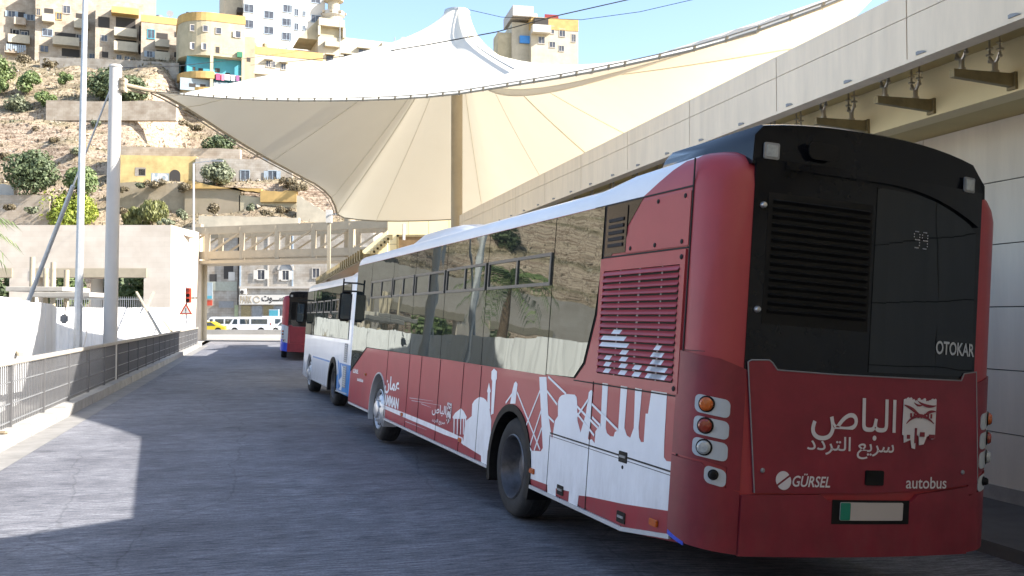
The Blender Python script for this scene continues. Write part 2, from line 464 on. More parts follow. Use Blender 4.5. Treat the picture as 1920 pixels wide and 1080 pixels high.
BUSM = frame_matrix(BX, BY, 0, BYAW, BROLL, BPITCH)
BUSI = BUSM.inverted()
def on_side(px, py):            # pixel of the photograph -> (s, z) on the left side panel of the near bus
    o = BUSI @ Vector((0, 0, CAMH)); d = BUSI.to_3x3() @ ray(px, py)
    q = o + d * (-o.x / d.x)
    return q.y, q.z
def on_rear(px, py):            # -> (w, z) on its rear panel
    o = BUSI @ Vector((0, 0, CAMH)); d = BUSI.to_3x3() @ ray(px, py)
    q = o + d * (-o.y / d.y)
    return q.x, q.z

# ------------------------------------------------------------------ buses
RR, BULGE, BW = 0.28, 0.07, 2.55
def rear_pt(w, z, off):
    if w < RR:
        c = 1 - max(w, 0) / RR; th = math.acos(max(-1, min(1, c)))
        return (RR - (RR + off) * math.cos(th), RR - (RR + off) * math.sin(th), z)
    if w > BW - RR:
        x, y, zz = rear_pt(BW - w, z, off)
        return (BW - x, y, zz)
    k = (w - BW/2) / (BW/2 - RR)
    return (w, -BULGE * (1 - k*k) - off, z)
def corner_pt(t, z, off):       # t: length along the plan outline from where the left side ends
    q = math.pi * RR / 2
    if t < 0: return (-off, RR - t, z)
    if t <= q:
        th = t / RR
        return (RR - (RR + off) * math.cos(th), RR - (RR + off) * math.sin(th), z)
    return rear_pt(RR + t - q, z, off)
def rcorner_pt(t, z, off):
    x, y, zz = corner_pt(t, z, off)
    return (BW - x, y, zz)
def side_pt(s, z, off): return (-off, s, z)

def curved_panel(mb, poly, fn, off, thick, step=0.12, mi=0):
    bm = bmesh.new()
    vs = [bm.verts.new((a, b, 0)) for a, b in poly]
    bm.faces.new(vs)
    a0 = min(p[0] for p in poly); a1 = max(p[0] for p in poly)
    k = a0 + step
    while k < a1 - 1e-3:
        bmesh.ops.bisect_plane(bm, geom=bm.verts[:] + bm.edges[:] + bm.faces[:], plane_co=(k, 0, 0), plane_no=(1, 0, 0))
        k += step
    bmesh.ops.triangulate(bm, faces=bm.faces[:])
    bm.verts.index_update()
    n = len(bm.verts)
    front = [fn(v.co.x, v.co.y, off) for v in bm.verts]; back = [fn(v.co.x, v.co.y, off - thick) for v in bm.verts]
    fs = [tuple(v.index for v in f.verts) for f in bm.faces]
    for e in bm.edges:
        if len(e.link_faces) == 1:
            i, j = e.verts[0].index, e.verts[1].index
            fs.append((i, j, n + j, n + i))
    bm.free()
    mb.add(front + back, fs, mi)

def rrect(a0, a1, b0, b1, r, n=4):
    out = []
    for cx, cy, s in ((a1-r, b1-r, 0), (a0+r, b1-r, 90), (a0+r, b0+r, 180), (a1-r, b0+r, 270)):
        for i in range(n+1):
            t = R(s + 90*i/n); out.append((cx + r*math.cos(t), cy + r*math.sin(t)))
    return out

def bus_shell(name, root, L, rings, arches, mats, colour_of, hump=None, rake=None, sweep=None, front_r=0.3):
    """closed body lofted through plan outlines; wheel arches cut out"""
    def plan(z, ins):
        pts = []
        for i in range(7):
            th = R(90) * i / 6; pts.append((RR - RR*math.cos(th), RR - RR*math.sin(th)))
        for i in range(1, 8):
            w = RR + (BW - 2*RR) * i / 8; pts.append(rear_pt(w, z, 0)[:2])
        for i in range(7):
            th = R(90) * (1 - i/6); pts.append((BW - RR + RR*math.cos(th), RR - RR*math.sin(th)))
        ss = [0.36, 0.97, 1.2, 1.35, 1.5, 1.65, 1.8, 3.0, 6.0, 9.0, L - front_r - 0.05]
        ss = [s for s in ss if s < L - front_r - 0.02]
        for s in ss: pts.append((BW, s))
        for i in range(7):
            th = R(90) * i / 6; pts.append((BW - front_r + front_r*math.cos(th), L - front_r + front_r*math.sin(th)))
        for i in range(7):
            th = R(90) * (1 - i/6); pts.append((front_r - front_r*math.cos(th), L - front_r + front_r*math.sin(th)))
        for s in reversed(ss):
            if s == 0.97 and sweep: s = sweep(z)
            pts.append((0, s))
        return [(BW/2 + (w-BW/2)*(1 - 2*ins/BW), L/2 + (s-L/2)*(1 - 2*ins/L)) for w, s in pts]
    vs = []; fs = []; mi = []
    n = None
    for z, ins in rings:
        pl = plan(z, ins); n = len(pl)
        for w, s in pl:
            zz = z
            if hump and z > 2.845: zz = z + hump(s) * (z - 2.84) / 0.20
            if rake and z < 0.5: zz = z + rake(s)
            vs.append((w, s, zz))
    k = len(rings)
    for i in range(k-1):
        for j in range(n):
            f = (i*n+j, i*n+(j+1) % n, (i+1)*n+(j+1) % n, (i+1)*n+j)
            fs.append(f); c = [sum(vs[q][a] for q in f)/4 for a in range(3)]
            mi.append(colour_of(c[0], c[1], (rings[i][0] + rings[i+1][0]) / 2, sweep))
    fs.append(tuple(range(n))[::-1]); mi.append(0)
    fs.append(tuple((k-1)*n+j for j in range(n))); mi.append(1)
    mb = MB(); mb.v = vs; mb.f = fs; mb.mi = mi
    body = mb.build(name, mats, None)
    for s, z, r in arches:
        cb = MB().lathe([(r, -0.2), (r, 0.75)], 40, 'x', (0, s, z))
        cb.lathe([(r, BW-0.75), (r, BW+0.2)], 40, 'x', (0, s, z))
        cb.box(-0.2, 0.75, s-r, s+r, z-0.7, z); cb.box(BW-0.75, BW+0.2, s-r, s+r, z-0.7, z)
        cut = cb.build('cutter', m_matblack)
        md = body.modifiers.new('cut', 'BOOLEAN'); md.object = cut; md.operation = 'DIFFERENCE'; md.solver = 'EXACT'; md.use_self = True
        bpy.context.view_layer.update()
        me = bpy.data.meshes.new_from_object(body.evaluated_get(bpy.context.evaluated_depsgraph_get()))
        body.modifiers.clear(); body.data = me
        bpy.data.objects.remove(cut)
    me = body.data
    me.polygons.foreach_set('use_smooth', [True]*len(me.polygons)); me.set_sharp_from_angle(angle=R(35))
    body.parent = root
    return body

def make_wheel(root, s, w_out, rear, left=True):
    sg = 1 if left else -1
    z0 = 0.48
    W = lambda prof: [(r, sg*t) for r, t in prof]
    c = (w_out, s, z0)
    tyre = MB().lathe(W([(0.30, 0.02), (0.33, 0.0), (0.42, 0.0), (0.455, 0.02), (0.475, 0.05), (0.48, 0.09), (0.48, 0.24), (0.46, 0.28), (0.30, 0.29)]), 48, 'x', c, cap=False)
    for k in range(4):                                   # tread grooves drawn as raised ribs
        t = 0.085 + k*0.048
        tyre.lathe(W([(0.478, t), (0.484, t+0.003), (0.484, t+0.024), (0.478, t+0.027)]), 48, 'x', c, cap=False)
    ty = tyre.build('wheel', m_rubber, root, True)
    if rear:
        rim = MB().lathe(W([(0.312, 0.005), (0.30, -0.004), (0.285, 0.02), (0.275, 0.10), (0.23, 0.17), (0.12, 0.19), (0.11, 0.12), (0.0, 0.11)]), 40, 'x', c, cap=False).build('rim', m_rimdark, ty, True)
    else:
        rim = MB().lathe(W([(0.312, 0.005), (0.30, -0.004), (0.285, 0.02), (0.27, 0.06), (0.20, -0.01), (0.14, -0.025), (0.13, -0.05), (0.09, -0.07), (0.0, -0.07)]), 40, 'x', c, cap=False).build('rim', m_rimsteel, ty, True)
        hl = MB()
        for k in range(10):
            a = 2*math.pi*k/10
            p = Vector(c) + Vector((0, math.cos(a)*0.235, math.sin(a)*0.235))
            hl.lathe([(0.0, sg*0.018), (0.026, sg*0.017), (0.026, sg*0.05)], 10, 'x', p)
        hl.build('rim_hole', m_matblack, ty)
    nb = MB()
    for k in range(10):
        a = 2*math.pi*(k+0.5)/10
        p = Vector(c) + Vector((0, math.cos(a)*0.17, math.sin(a)*0.17))
        nb.lathe([(0.0, sg*(-0.045 if not rear else 0.155)), (0.016, sg*(-0.045 if not rear else 0.155)), (0.016, sg*0.2)], 6, 'x', p)
    nb.build('wheel_nut', m_grey if rear else m_rimsteel, ty)
    return ty

def lamp_disc(mb, fn, t, z, r, off, dome=0.03, mi=0, n=20):
    ce = Vector(fn(t, z, off)); nrm = (Vector(fn(t, z, off+0.1)) - ce).normalized()
    up = Vector((0, 0, 1)); sx = nrm.cross(up).normalized()
    vs = []; prof = [(r, 0), (r*0.98, dome*0.5), (r*0.7, dome*0.9), (0.001, dome)]
    for rr, h in prof:
        for j in range(n):
            a = 2*math.pi*j/n
            vs.append(ce + sx*rr*math.cos(a) + up*rr*math.sin(a) + nrm*h)
    fs = []
    for i in range(3):
        for j in range(n):
            fs.append((i*n+j, i*n+(j+1) % n, (i+1)*n+(j+1) % n, (i+1)*n+j))
    mb.add(vs, fs, mi)

def pocket_poly(t0, t1, z0, z1): # lamp pocket: rounded, with a lower outer end
    p = rrect(t0, t1, z0, z1, 0.035, 4)
    return [(a, b - 0.03*(a - t0)/(t1 - t0)) for a, b in p]

def red_bus_rear(root, near=True):
    """everything on the tail of the red buses"""
    arcq = math.pi*RR/2
    # lower bumper
    mb = MB()
    curved_panel(mb, [(0.32, 0.42), (BW-0.32, 0.42), (BW-0.32, 0.895), (1.72, 0.84), (1.66, 0.79), (0.96, 0.79), (0.90, 0.83), (0.32, 0.81)], rear_pt, 0.028, 0.03)
    mb.build('bumper', m_reddk, root)
    for fn, nm in ((corner_pt, 'bumper_corner'), (rcorner_pt, 'bumper_corner')):
        mb = MB()
        curved_panel(mb, [(-0.03, 0.53), (0.1, 0.47), (arcq+0.035, 0.425), (arcq+0.035, 0.825), (arcq-0.10, 0.86), (arcq-0.16, 0.93), (0.22, 1.00), (-0.03, 1.02)], fn, 0.014, 0.016, step=0.05)
        mb.build(nm, m_reddk if near else m_dblue, root, True)
        mb = MB()
        curved_panel(mb, [(-0.03, 1.035), (0.24, 1.015), (arcq-0.06, 0.98), (arcq-0.06, 0.84), (arcq+0.035, 0.835), (arcq+0.035, 1.62), (0.3, 1.68), (-0.03, 1.72)], fn, 0.012, 0.014, step=0.05)
        mb.build('lamp_housing', m_reddk if near else m_pocket, root, True)
        for k, (z, m, nm2) in enumerate(((1.385, m_orange, 'indicator_lamp'), (1.245, m_redlens, 'brake_lamp'), (1.105, m_clearlens, 'reversing_lamp'), (0.935, m_matblack, 'reflector_socket'))):
            pk = MB()
            t0 = 0.155 if k < 3 else 0.24
            h = 0.064 if k < 3 else 0.06
            curved_panel(pk, pocket_poly(t0, arcq-0.065, z-h*0.92, z+h*0.92), fn, 0.018, 0.008, step=0.04)
            pko = pk.build('lamp_pocket', m_pocket, root)
            rg = MB(); lamp_disc(rg, fn, t0+0.075 if k < 3 else t0+0.055, z-0.005, 0.055 if k < 3 else 0.035, 0.016, 0.012)
            rg.build('lamp_ring', m_matblack, pko)
            lm = MB(); lamp_disc(lm, fn, t0+0.075 if k < 3 else t0+0.055, z-0.005, 0.045 if k < 3 else 0.028, 0.022, 0.03)
            lo = lm.build(nm2, m, pko, True)
    # engine hatch
    hp = [(1398.5, 678), (1404, 674.6), (1435, 674.6), (1441, 680), (1449, 693), (1553, 701), (1794, 713), (1800, 700), (1826, 697), (1829, 906), (1740, 915), (1600, 921), (1408, 922)]
    mb = MB(); curved_panel(mb, [on_rear(*p) for p in hp], rear_pt, 0.02, 0.024)
    hatch = mb.build('engine_hatch', m_reddk, root)
    # light edge line round the hatch
    ed = MB(); pts = [Vector(rear_pt(*on_rear(*p), 0.021)) for p in hp]
    for a, b in zip(pts[:9], pts[1:10]):
        if (b - a).length > 0.3:
            q0 = a
            for i in range(1, 9):
                q1 = a.lerp(b, i/8)
                w = q1.x; q1.y = rear_pt(w, q1.z, 0.021)[1]
                ed.tube([q0, q1], 0.0045, 5); q0 = q1
        else: ed.tube([a, b], 0.0045, 5)
    ed.tube([pts[-1], pts[0]], 0.0045, 5)
    ed.build('hatch_edge', m_grey, hatch)
    # black rear panel and cap
    bp = [(0.30, 1.60), (BW-0.30, 1.60), (BW-0.30, 3.02), (0.30, 3.02)]
    mb = MB(); curved_panel(mb, bp, rear_pt, 0.008, 0.02)
    panel = mb.build('rear_panel', m_black, root)
    gp = [(1.24, 1.66), (BW-0.33, 1.68), (BW-0.36, 2.72), (2.0, 2.86), (1.6, 2.92), (1.24, 2.93)]
    mb = MB(); curved_panel(mb, gp, rear_pt, 0.013, 0.006)
    mb.build('rear_window', m_rearglass, root)
    # grille on the left half of the black panel
    mb = MB(); curved_panel(mb, [(0.40, 1.93), (1.21, 1.93), (1.21, 2.80), (0.40, 2.80)], rear_pt, 0.012, 0.004)
    gr = mb.build('engine_grille', m_matblack, root)
    for k in range(15):
        z = 2.0 + k*0.052
        sl = MB()
        for i in range(8):
            w0 = 0.43 + i*0.094; w1 = w0 + 0.094
            a0 = rear_pt(w0, z, 0.012); a1 = rear_pt(w1, z, 0.012); b0 = rear_pt(w0, z+0.018, 0.034); b1 = rear_pt(w1, z+0.018, 0.034)
            c0 = rear_pt(w0, z+0.03, 0.012); c1 = rear_pt(w1, z+0.03, 0.012)
            sl.add([a0, a1, b1, b0, c0, c1], [(0, 1, 2, 3), (3, 2, 5, 4)])
        sl.build('slat', m_matblack, gr)
    ri = MB()                                             # raised brow over the window
    prev = None
    for i in range(17):
        w = 0.5 + (2.2-0.5)*i/16
        p = rear_pt(w, 2.985 - 0.20*max(0, (w-1.3))**2/0.8, 0.02)
        if prev: ri.bar(prev, p, 0.03, 0.05)
        prev = p
    ri.build('brow', m_black, root)
    # cap / roof fairing
    def arch(u): return 3.315 - 0.075*abs((u-1.2)/0.95)**2.6
    prof = [(0.27, 2.98), (0.275, 3.12), (0.30, 3.19)] + [(0.36 + (2.18-0.36)*i/14, arch(0.36 + (2.18-0.36)*i/14)) for i in range(15)] + [(2.25, 3.16), (2.275, 3.08), (2.28, 2.98)]
    mb = MB(); n = len(prof); rings = []
    for s, sc_, dz in ((None, 1.0, 0.0), ('edge', 1.0, 0.0), (0.6, 1.0, 0.0), (1.22, 1.0, -0.01), (1.36, 0.97, -0.10)):
        ring = []
        for w, z in prof:
            if s is None: q = rear_pt(min(max(w, RR), BW-RR), z, 0.005 - (0.035 if z > 3.12 else 0.0)); ring.append((w, q[1], 2.98 + (z-2.98)*0.96))
            elif s == 'edge': ring.append((w, rear_pt(min(max(w, RR), BW-RR), z, 0)[1] + 0.06, z))
            else: ring.append((BW/2 + (w-BW/2)*sc_, s, 2.98 + max(0, z-2.98)*(1 if dz > -0.05 else 0.35)))
        rings.append(ring)
    vs = [v for r_ in rings for v in r_]; fs = []
    for i in range(len(rings)-1):
        for j in range(n-1): fs.append((i*n+j, i*n+j+1, (i+1)*n+j+1, (i+1)*n+j))
    fs.append(tuple(range(n))); fs.append(tuple((len(rings)-1)*n+j for j in range(n))[::-1])
    mb.add(vs, fs)
    mb.build('roof_fairing', m_black, root, True)
    for w0 in (0.40, 2.10):
        zc = 3.075 if w0 < 1 else 3.06
        mb = MB(); curved_panel(mb, rrect(w0-0.055, w0+0.055, zc-0.055, zc+0.055, 0.012), rear_pt, 0.016, 0.012)
        fr = mb.build('marker_lamp', m_grey, root)
        mb = MB(); curved_panel(mb, rrect(w0-0.04, w0+0.04, zc-0.04, zc+0.04, 0.008), rear_pt, 0.021, 0.006)
        mb.build('lens', m_clearlens, fr)
    mb = MB(); curved_panel(mb, rrect(0.68, 0.92, 3.06, 3.18, 0.05), rear_pt, 0.006, 0.01)
    mb.build('camera_recess', m_matblack, root)
    if near:
        for w, z in ((0.36, 2.71), (0.36, 2.02)):
            mb = MB(); lamp_disc(mb, rear_pt, w, z, 0.022, 0.01, 0.03); mb.build('lock_knob', m_chrome, root, True)
        for px, py in ((1422, 880), (1797, 884)):
            mb = MB(); lamp_disc(mb, rear_pt, *on_rear(px, py), 0.016, 0.021, 0.012); mb.build('lock_knob', m_grey, root, True)
        a, z = on_rear(1621, 892)
        mb = MB(); curved_panel(mb, rrect(a-0.075, a+0.075, z-0.05, z+0.05, 0.012), rear_pt, 0.034, 0.014); mb.build('handle', m_matblack, hatch)
        mb = MB(); curved_panel(mb, [(0.99, 0.64), (1.64, 0.64), (1.64, 0.80), (0.99, 0.80)], rear_pt, 0.031, 0.004); pr = mb.build('plate_recess', m_matblack, root)
        mb = MB(); curved_panel(mb, rrect(1.05, 1.58, 0.665, 0.785, 0.01), rear_pt, 0.036, 0.004); pl = mb.build('number_plate', m_plate, root)
        mb = MB(); curved_panel(mb, rrect(1.052, 1.13, 0.668, 0.782, 0.008), rear_pt, 0.040, 0.004); mb.build('plate_band', m_green, pl)
        # lettering
        RF = rear_pt
        def word(*a_, **k_):
            lt = MB(); put_text(lt, *a_, **k_); lt.build('lettering', m_letter, root)
        a0, z0 = on_rear(1506, 812); a1, z1 = on_rear(1664, 748)
        word(AR_BUS, a0, a1, z0-0.035, z1, RF, 0.026, bold=0.006)
        a0, z0 = on_rear(1498, 854); a1, z1 = on_rear(1659, 820)
        word(AR_FAST, a0, a1, z0, z1, RF, 0.026, bold=0.008)
        a0, z0 = on_rear(1473, 909); a1, z1 = on_rear(1541, 889)
        word('G\u00dcRSEL', a0, a1, z0, z1+0.012, RF, 0.026, shear=0.2, bold=0.015)
        a0, z0 = on_rear(1681, 912); a1, z1 = on_rear(1763, 892)
        word('autobus', a0, a1, z0, z1, RF, 0.026, bold=0.008)
        lg = MB()                                         # striped disc beside the word
        c0, cz = on_rear(1458, 898)
        for half, d in ((1, 0.006), (-1, -0.006)):
            pts = [(c0 + 0.052*math.cos(R(a)) - d*0.7, cz + 0.055*math.sin(R(a)) + d) for a in (range(35, 216, 15) if half > 0 else range(215, 396, 15))]
            curved_panel(lg, pts, rear_pt, 0.026, 0.003)
        lg.build('emblem_disc', m_letter, root)
        emblem(root, lambda u, v, off: rear_pt(on_e[0] + u*on_e[1], on_e[2] + v*on_e[3], off), 0.026)
        lt = MB(); a0, z0 = on_rear(1741, 663); a1, z1 = on_rear(1822, 645)
        put_text(lt, 'OTOKAR', a0, a1, z0, z1, RF, 0.018, bold=0.022); lt.build('chrome_lettering', m_chrome, root)
        led = MB(); dots9 = ['01110', '10001', '10001', '01111', '00001', '00001', '01110']
        for ch in (0, 1):
            for r_ in range(7):
                for c_ in range(5):
                    if dots9[r_][c_] == '1':
                        w = 1.575 + ch*0.075 + c_*0.0125; z = 2.66 - r_*0.019
                        curved_panel(led, rrect(w, w+0.006, z, z+0.007, 0.001, 1), rear_pt, 0.017, 0.002)
        led.build('route_number', m_letter, root)

_e0 = on_rear(1672, 838); _e1 = on_rear(1741, 748)
on_e = (_e0[0], _e1[0]-_e0[0], _e0[1], _e1[1]-_e0[1])
def emblem(root, fn, off):
    """square city emblem: white ground, hills with little houses cut by red curves, letters at its foot"""
    g = MB(); lines = []
    def poly(mb, pts, o): mb.prism([(a, b) for a, b in pts], lambda a, b, t: fn(a, b, t), o, o+0.003)
    edge = [(0, 0.28), (0, 0.97)]
    for i in range(12):
        a = i/12; h = 0.97 + (0.03 if i % 3 else 0.0) - (0.05 if i in (4, 8) else 0)
        edge += [(a, h), (a + 0.055, h + 0.02), (a + 0.083, h)]
    edge += [(1, 0.97), (1, 0.22), (0.9, 0.2), (0.82, 0.28), (0.74, 0.25), (0.66, 0.1), (0.52, 0.08), (0.5, 0.25), (0.42, 0.3), (0.4, 0.0), (0.3, 0.02), (0.26, 0.18), (0.06, 0.12), (0.05, 0.26)]
    poly(g, edge, off)
    def sq():
        lines.append(MB()); return lines[-1]
    def curve(p0, p1, p2, w, n=14):
        top = []; bot = []
        for i in range(n+1):
            t = i/n; a = (1-t)**2*p0[0] + 2*t*(1-t)*p1[0] + t*t*p2[0]; b = (1-t)**2*p0[1] + 2*t*(1-t)*p1[1] + t*t*p2[1]
            ww = w*(0.35 + math.sin(math.pi*t))/1.35
            top.append((a, b+ww)); bot.append((a, b-ww))
        q = MB()
        for i in range(n):
            poly(q, [bot[i], bot[i+1], top[i+1], top[i]], off+0.004)
        lines.append(q)
    curve((0.02, 0.86), (0.3, 0.80), (0.55, 0.62), 0.035)
    curve((0.98, 0.88), (0.7, 0.82), (0.42, 0.95), 0.03)
    curve((0.98, 0.76), (0.75, 0.78), (0.60, 0.64), 0.03)
    curve((0.10, 0.50), (0.45, 0.82), (0.94, 0.52), 0.035)
    curve((0.30, 0.92), (0.42, 0.84), (0.55, 0.88), 0.02)
    for a in (0.2, 0.3, 0.42, 0.62, 0.72, 0.82):
        poly(sq(), [(a, 0.62), (a+0.05, 0.62), (a+0.05, 0.71), (a, 0.71)], off+0.005)
    poly(sq(), [(0.36, 0.12), (0.42, 0.12), (0.42, 0.42), (0.36, 0.42)], off+0.005)
    poly(sq(), [(0.52, 0.25), (0.66, 0.25), (0.66, 0.34), (0.52, 0.34)], off+0.005)
    poly(sq(), [(0.80, 0.22), (0.98, 0.22), (0.98, 0.30), (0.80, 0.30)], off+0.005)
    poly(sq(), [(0.13, 0.2), (0.22, 0.2), (0.22, 0.28), (0.13, 0.28)], off+0.005)
    eo = g.build('emblem', m_letter, root)
    for q in lines: q.build('emblem_line', m_reddk, eo)

def window_band(root, panes, z0, z1, sashes, glass=None, w=0.0, off=0.012):
    for (s0, s1, za, zb) in panes:
        o = MB()
        poly = [(s0, za), (s1, zb), (s1, z1), (s0, z1)]
        o.prism(poly, side_pt, off-0.008, off)
        pane = o.build('side_window', glass or m_glass, root)
        for (a, b, c, d) in sashes:
            if a >= s0-0.02 and b <= s1+0.02:
                f = MB(); t = 0.03
                for q in ((a, b, c, c+t), (a, b, d-t, d), (a, a+t, c+t, d-t), (b-t, b, c+t, d-t), ((a+b)/2-0.02, (a+b)/2+0.02, c+t, d-t)):
                    f.box(-(off+0.012), -(off-0.002), q[0], q[1], q[2], q[3])
                f.build('sash', m_sash, pane)
m_sash = mat('sash_grey', (0.10, 0.10, 0.095), 0.4, noise=0.1)

def red_bus_colours(w, s, z, sweep):
    if z > 2.845:
        if sweep and w < 1.2: return 0 if s < sweep(z)-0.001 and s < 0.98 else 1
        return 0 if s < 0.5 else 1
    return 0
HUMP = lambda s: 0.075 if s < 1.2 else (0.075*(1.8-s)/0.6 if s < 1.8 else 0.0)
SWEEP = lambda z: 0.97 if z <= 2.845 else max(0.37, 0.97 - (z-2.84)/0.17*0.6)
RINGS = [(0.36, 0.04), (0.42, 0.0), (0.95, 0.0), (1.4, 0.0), (2.1, 0.0), (2.84, 0.0), (2.90, 0.012), (2.95, 0.035), (2.99, 0.08), (3.02, 0.16), (3.03, 0.35)]
RAKE = lambda s: (max(0, 0.97-s) * 0.12 if s > 0 else 0.116)

def build_near_bus():
    root = thing('bus', 'nearest red and white city bus, its tail with black rear panel facing the viewer', 'bus', matrix=BUSM, group='buses parked in a line')
    body = bus_shell('body', root, 12.0, RINGS, [(3.4, 0.48, 0.575), (9.34, 0.48, 0.56)], [m_red, m_white, m_matblack], red_bus_colours, HUMP, RAKE, SWEEP)
    for s in (3.4, 9.34):
        for left in (True, False):
            make_wheel(root, s, 0.035 if left else BW-0.035, s < 5, left)
            if s < 5 or left:
                f = MB(); n = 26; x0 = -0.012 if left else BW+0.012; x1 = 0.2 if left else BW-0.2
                r0, r1 = (0.53, 0.60) if s < 5 else (0.55, 0.572)
                for i in range(n):
                    a0 = R(-22 + 224*i/n); a1 = R(-22 + 224*(i+1)/n)
                    q = []
                    for a in (a0, a1):
                        for r_ in (r0, r1):
                            for x in (x0, x1): q.append((x, s + r_*math.cos(a), 0.48 + r_*math.sin(a)))
                    f.add(q, [(0, 2, 6, 4), (1, 5, 7, 3), (0, 4, 5, 1), (2, 3, 7, 6)])
                f.build('wheel_arch', m_matblack if s < 5 else m_trim, root)
    # black band behind the panes (reaches up to the red sweep) and the panes
    bb = MB()
    band = [(11.70, 2.835), (11.70, 0.93), (10.46, 1.395), (1.98, 1.42), (1.80, 1.55), (1.64, 1.95), (1.585, 2.29), (1.585, 2.835)]
    bb.prism(band, side_pt, -0.002, 0.003); bb.build('window_band', m_matblack, root)
    bb = MB(); bb.prism([(1.575, 2.83), (1.575, 2.42), (1.45, 2.42), (0.965, 2.83)], side_pt, -0.002, 0.0035)
    bb.build('black_corner', m_black, root)
    xs = [on_side(x, 560)[0] for x in (736.5, 777.5, 835.5, 913, 1036)]
    edges = [11.69, 10.46] + xs
    panes = []
    panes.append((edges[1]+0.008, edges[0], 1.40, 0.945))
    for a, b in zip(edges[2:], edges[1:-1]): panes.append((a+0.008, b-0.008, 1.41, 1.41))
    sashes = [(xs[0]+0.03, 10.40, 2.22, 2.51), (xs[1]+0.04, xs[0]-0.04, 2.22, 2.51), (xs[2]+0.04, xs[1]-0.04, 2.22, 2.51), (xs[3]+0.04, xs[2]-0.04, 2.22, 2.52), (xs[4]+0.04, xs[3]-0.04, 2.22, 2.52)]
    window_band(root, panes, 2.83, 2.83, sashes)
    o = MB(); last = [(xs[-1]-0.008, 2.83), (xs[-1]-0.008, 1.42), (1.99, 1.43), (1.82, 1.56), (1.66, 1.95), (1.605, 2.29), (1.60, 2.83)]
    o.prism(last, side_pt, 0.004, 0.012); o.build('side_window', m_glass, root)
    # windscreen and door side are out of sight; plain ones close the body
    fm = MB(); fm.box(0.25, BW-0.25, 12.0, 12.012, 1.0, 2.85); fm.build('windscreen', m_glass, root)
    # small black grille, bolted panel, big louvre
    sg = MB().box(-0.010, -0.002, 1.20, 1.555, 2.435, 2.80); sg = sg.build('vent_grille', m_black, root)
    for k in range(5):
        z = 2.50 + k*0.05
        MB().bar((-0.012, 1.25, z), (-0.012, 1.50, z), 0.012, 0.026).build('slat', m_seam, sg)
    pn = MB(); pn.prism([(0.275, 2.425), (1.19, 2.425), (1.19, 2.55), (0.98, 2.80), (0.275, 2.80)], side_pt, -0.002, 0.010)
    pn = pn.build('access_panel', m_red, root)
    for px, py in ((1237, 378), (1288, 367), (1184, 466), (1230, 460), (1281, 453)):
        s, z = on_side(px, py); mb = MB(); lamp_disc(mb, side_pt, s, z, 0.017, 0.010, 0.008); mb.build('bolt', m_seam, pn, True)
    lf = MB()
    for q in ((0.29, 1.60, 2.30, 2.40), (0.29, 1.60, 1.42, 1.49), (0.29, 0.355, 1.49, 2.30), (1.535, 1.60, 1.49, 2.30)): lf.box(-0.016, 0.0, *q)
    lf = lf.build('louvre_frame', m_red, root)
    bk = MB().box(-0.004, 0.0, 0.355, 1.535, 1.49, 2.30).build('louvre_backing', m_matblack, lf)
    mb = MB().box(-0.006, -0.002, 0.93, 0.96, 1.49, 2.30); mb.box(-0.006, -0.002, 1.25, 1.27, 1.49, 2.30); mb.box(-0.006, -0.002, 0.6, 0.62, 1.49, 2.3); mb.build('louvre_bracket', m_grey, lf)
    cols = [(1.40, 1.30, 1.72), (1.13, 1.02, 1.75), (0.93, 0.82, 1.62), (0.70, 0.45, 1.72)]
    for k in range(16):
        z = 1.50 + k*0.0505
        sl = MB(); sl.add([(-0.006, 0.356, z+0.038), (-0.006, 1.534, z+0.038), (-0.030, 0.356, z+0.004), (-0.030, 1.534, z+0.004), (-0.027, 0.356, z), (-0.027, 1.534, z)], [(0, 1, 3, 2), (2, 3, 5, 4), (0, 4, 5, 1)])
        so = sl.build('slat', m_red, lf)
        tops = [(1.40, 1.30, 1.66), (1.14, 1.03, 1.70), (0.92, 0.81, 1.585), (0.72, 0.44, 1.60), (0.66, 0.50, 1.68), (0.62, 0.54, 1.73)]
        if k == 5: tops += [(1.48, 1.08, 1.80)]
        if k == 4: tops += [(1.50, 1.03, 1.80)]
        if k == 6: tops += [(1.30, 1.16, 1.85)]
        for (a, b, zt) in tops:
            if z + 0.01 < zt:
                MB().add([(-0.0085, a, z+0.0365), (-0.0085, b, z+0.0365), (-0.0318, a, z+0.003), (-0.0318, b, z+0.003)], [(0, 1, 3, 2)]).build('white_stripe', m_decal, so)
    for px, py in ((1282, 482), (1267, 729)):
        s, z = on_side(px, py); mb = MB(); lamp_disc(mb, side_pt, s, z, 0.018, 0.016, 0.01); mb.build('bolt', m_seam, lf, True)
    # seams
    def seam(p, q, w=0.006):
        sm = MB()
        (s0, z0), (s1, z1) = p, q
        d = Vector((s1-s0, z1-z0)).normalized(); n = Vector((-d.y, d.x))*w/2
        sm.prism([(s0+n.x, z0+n.y), (s1+n.x, z1+n.y), (s1-n.x, z1-n.y), (s0-n.x, z0-n.y)], side_pt, -0.002, 0.0052)
        sm.build('panel_seam', m_seam, root)
    seam((0.265, 0.47), (0.265, 3.02), 0.012); seam((1.585, 2.42), (1.585, 2.83), 0.01); seam((0.265, 2.83), (1.8, 2.835), 0.012); seam((0.28, 2.412), (1.59, 2.412), 0.012)
    seam((1.615, 0.38), (1.615, 1.62), 0.008); seam((0.28, 1.405), (2.0, 1.405), 0.010); seam((0.27, 0.90), (2.42, 0.915), 0.012); seam((0.27, 0.875), (2.42, 0.89), 0.004)
    for s in xs[:4] + [2.42, 5.05, 6.9]: seam((s, 0.40), (s, 1.40 if s > 3 else 0.9), 0.006)
    seam((0.265, 1.72), (-0.0, 1.72), 0.004)
    # white skyline and stripe (flat vinyl)
    def c2(poly): return [on_side(820 + x/2.25, 580 + y/2.25) for x, y in poly]
    def c7(poly): return [on_side(640 + x/4.154, 580 + y/4.154) for x, y in poly]
    sk = MB()
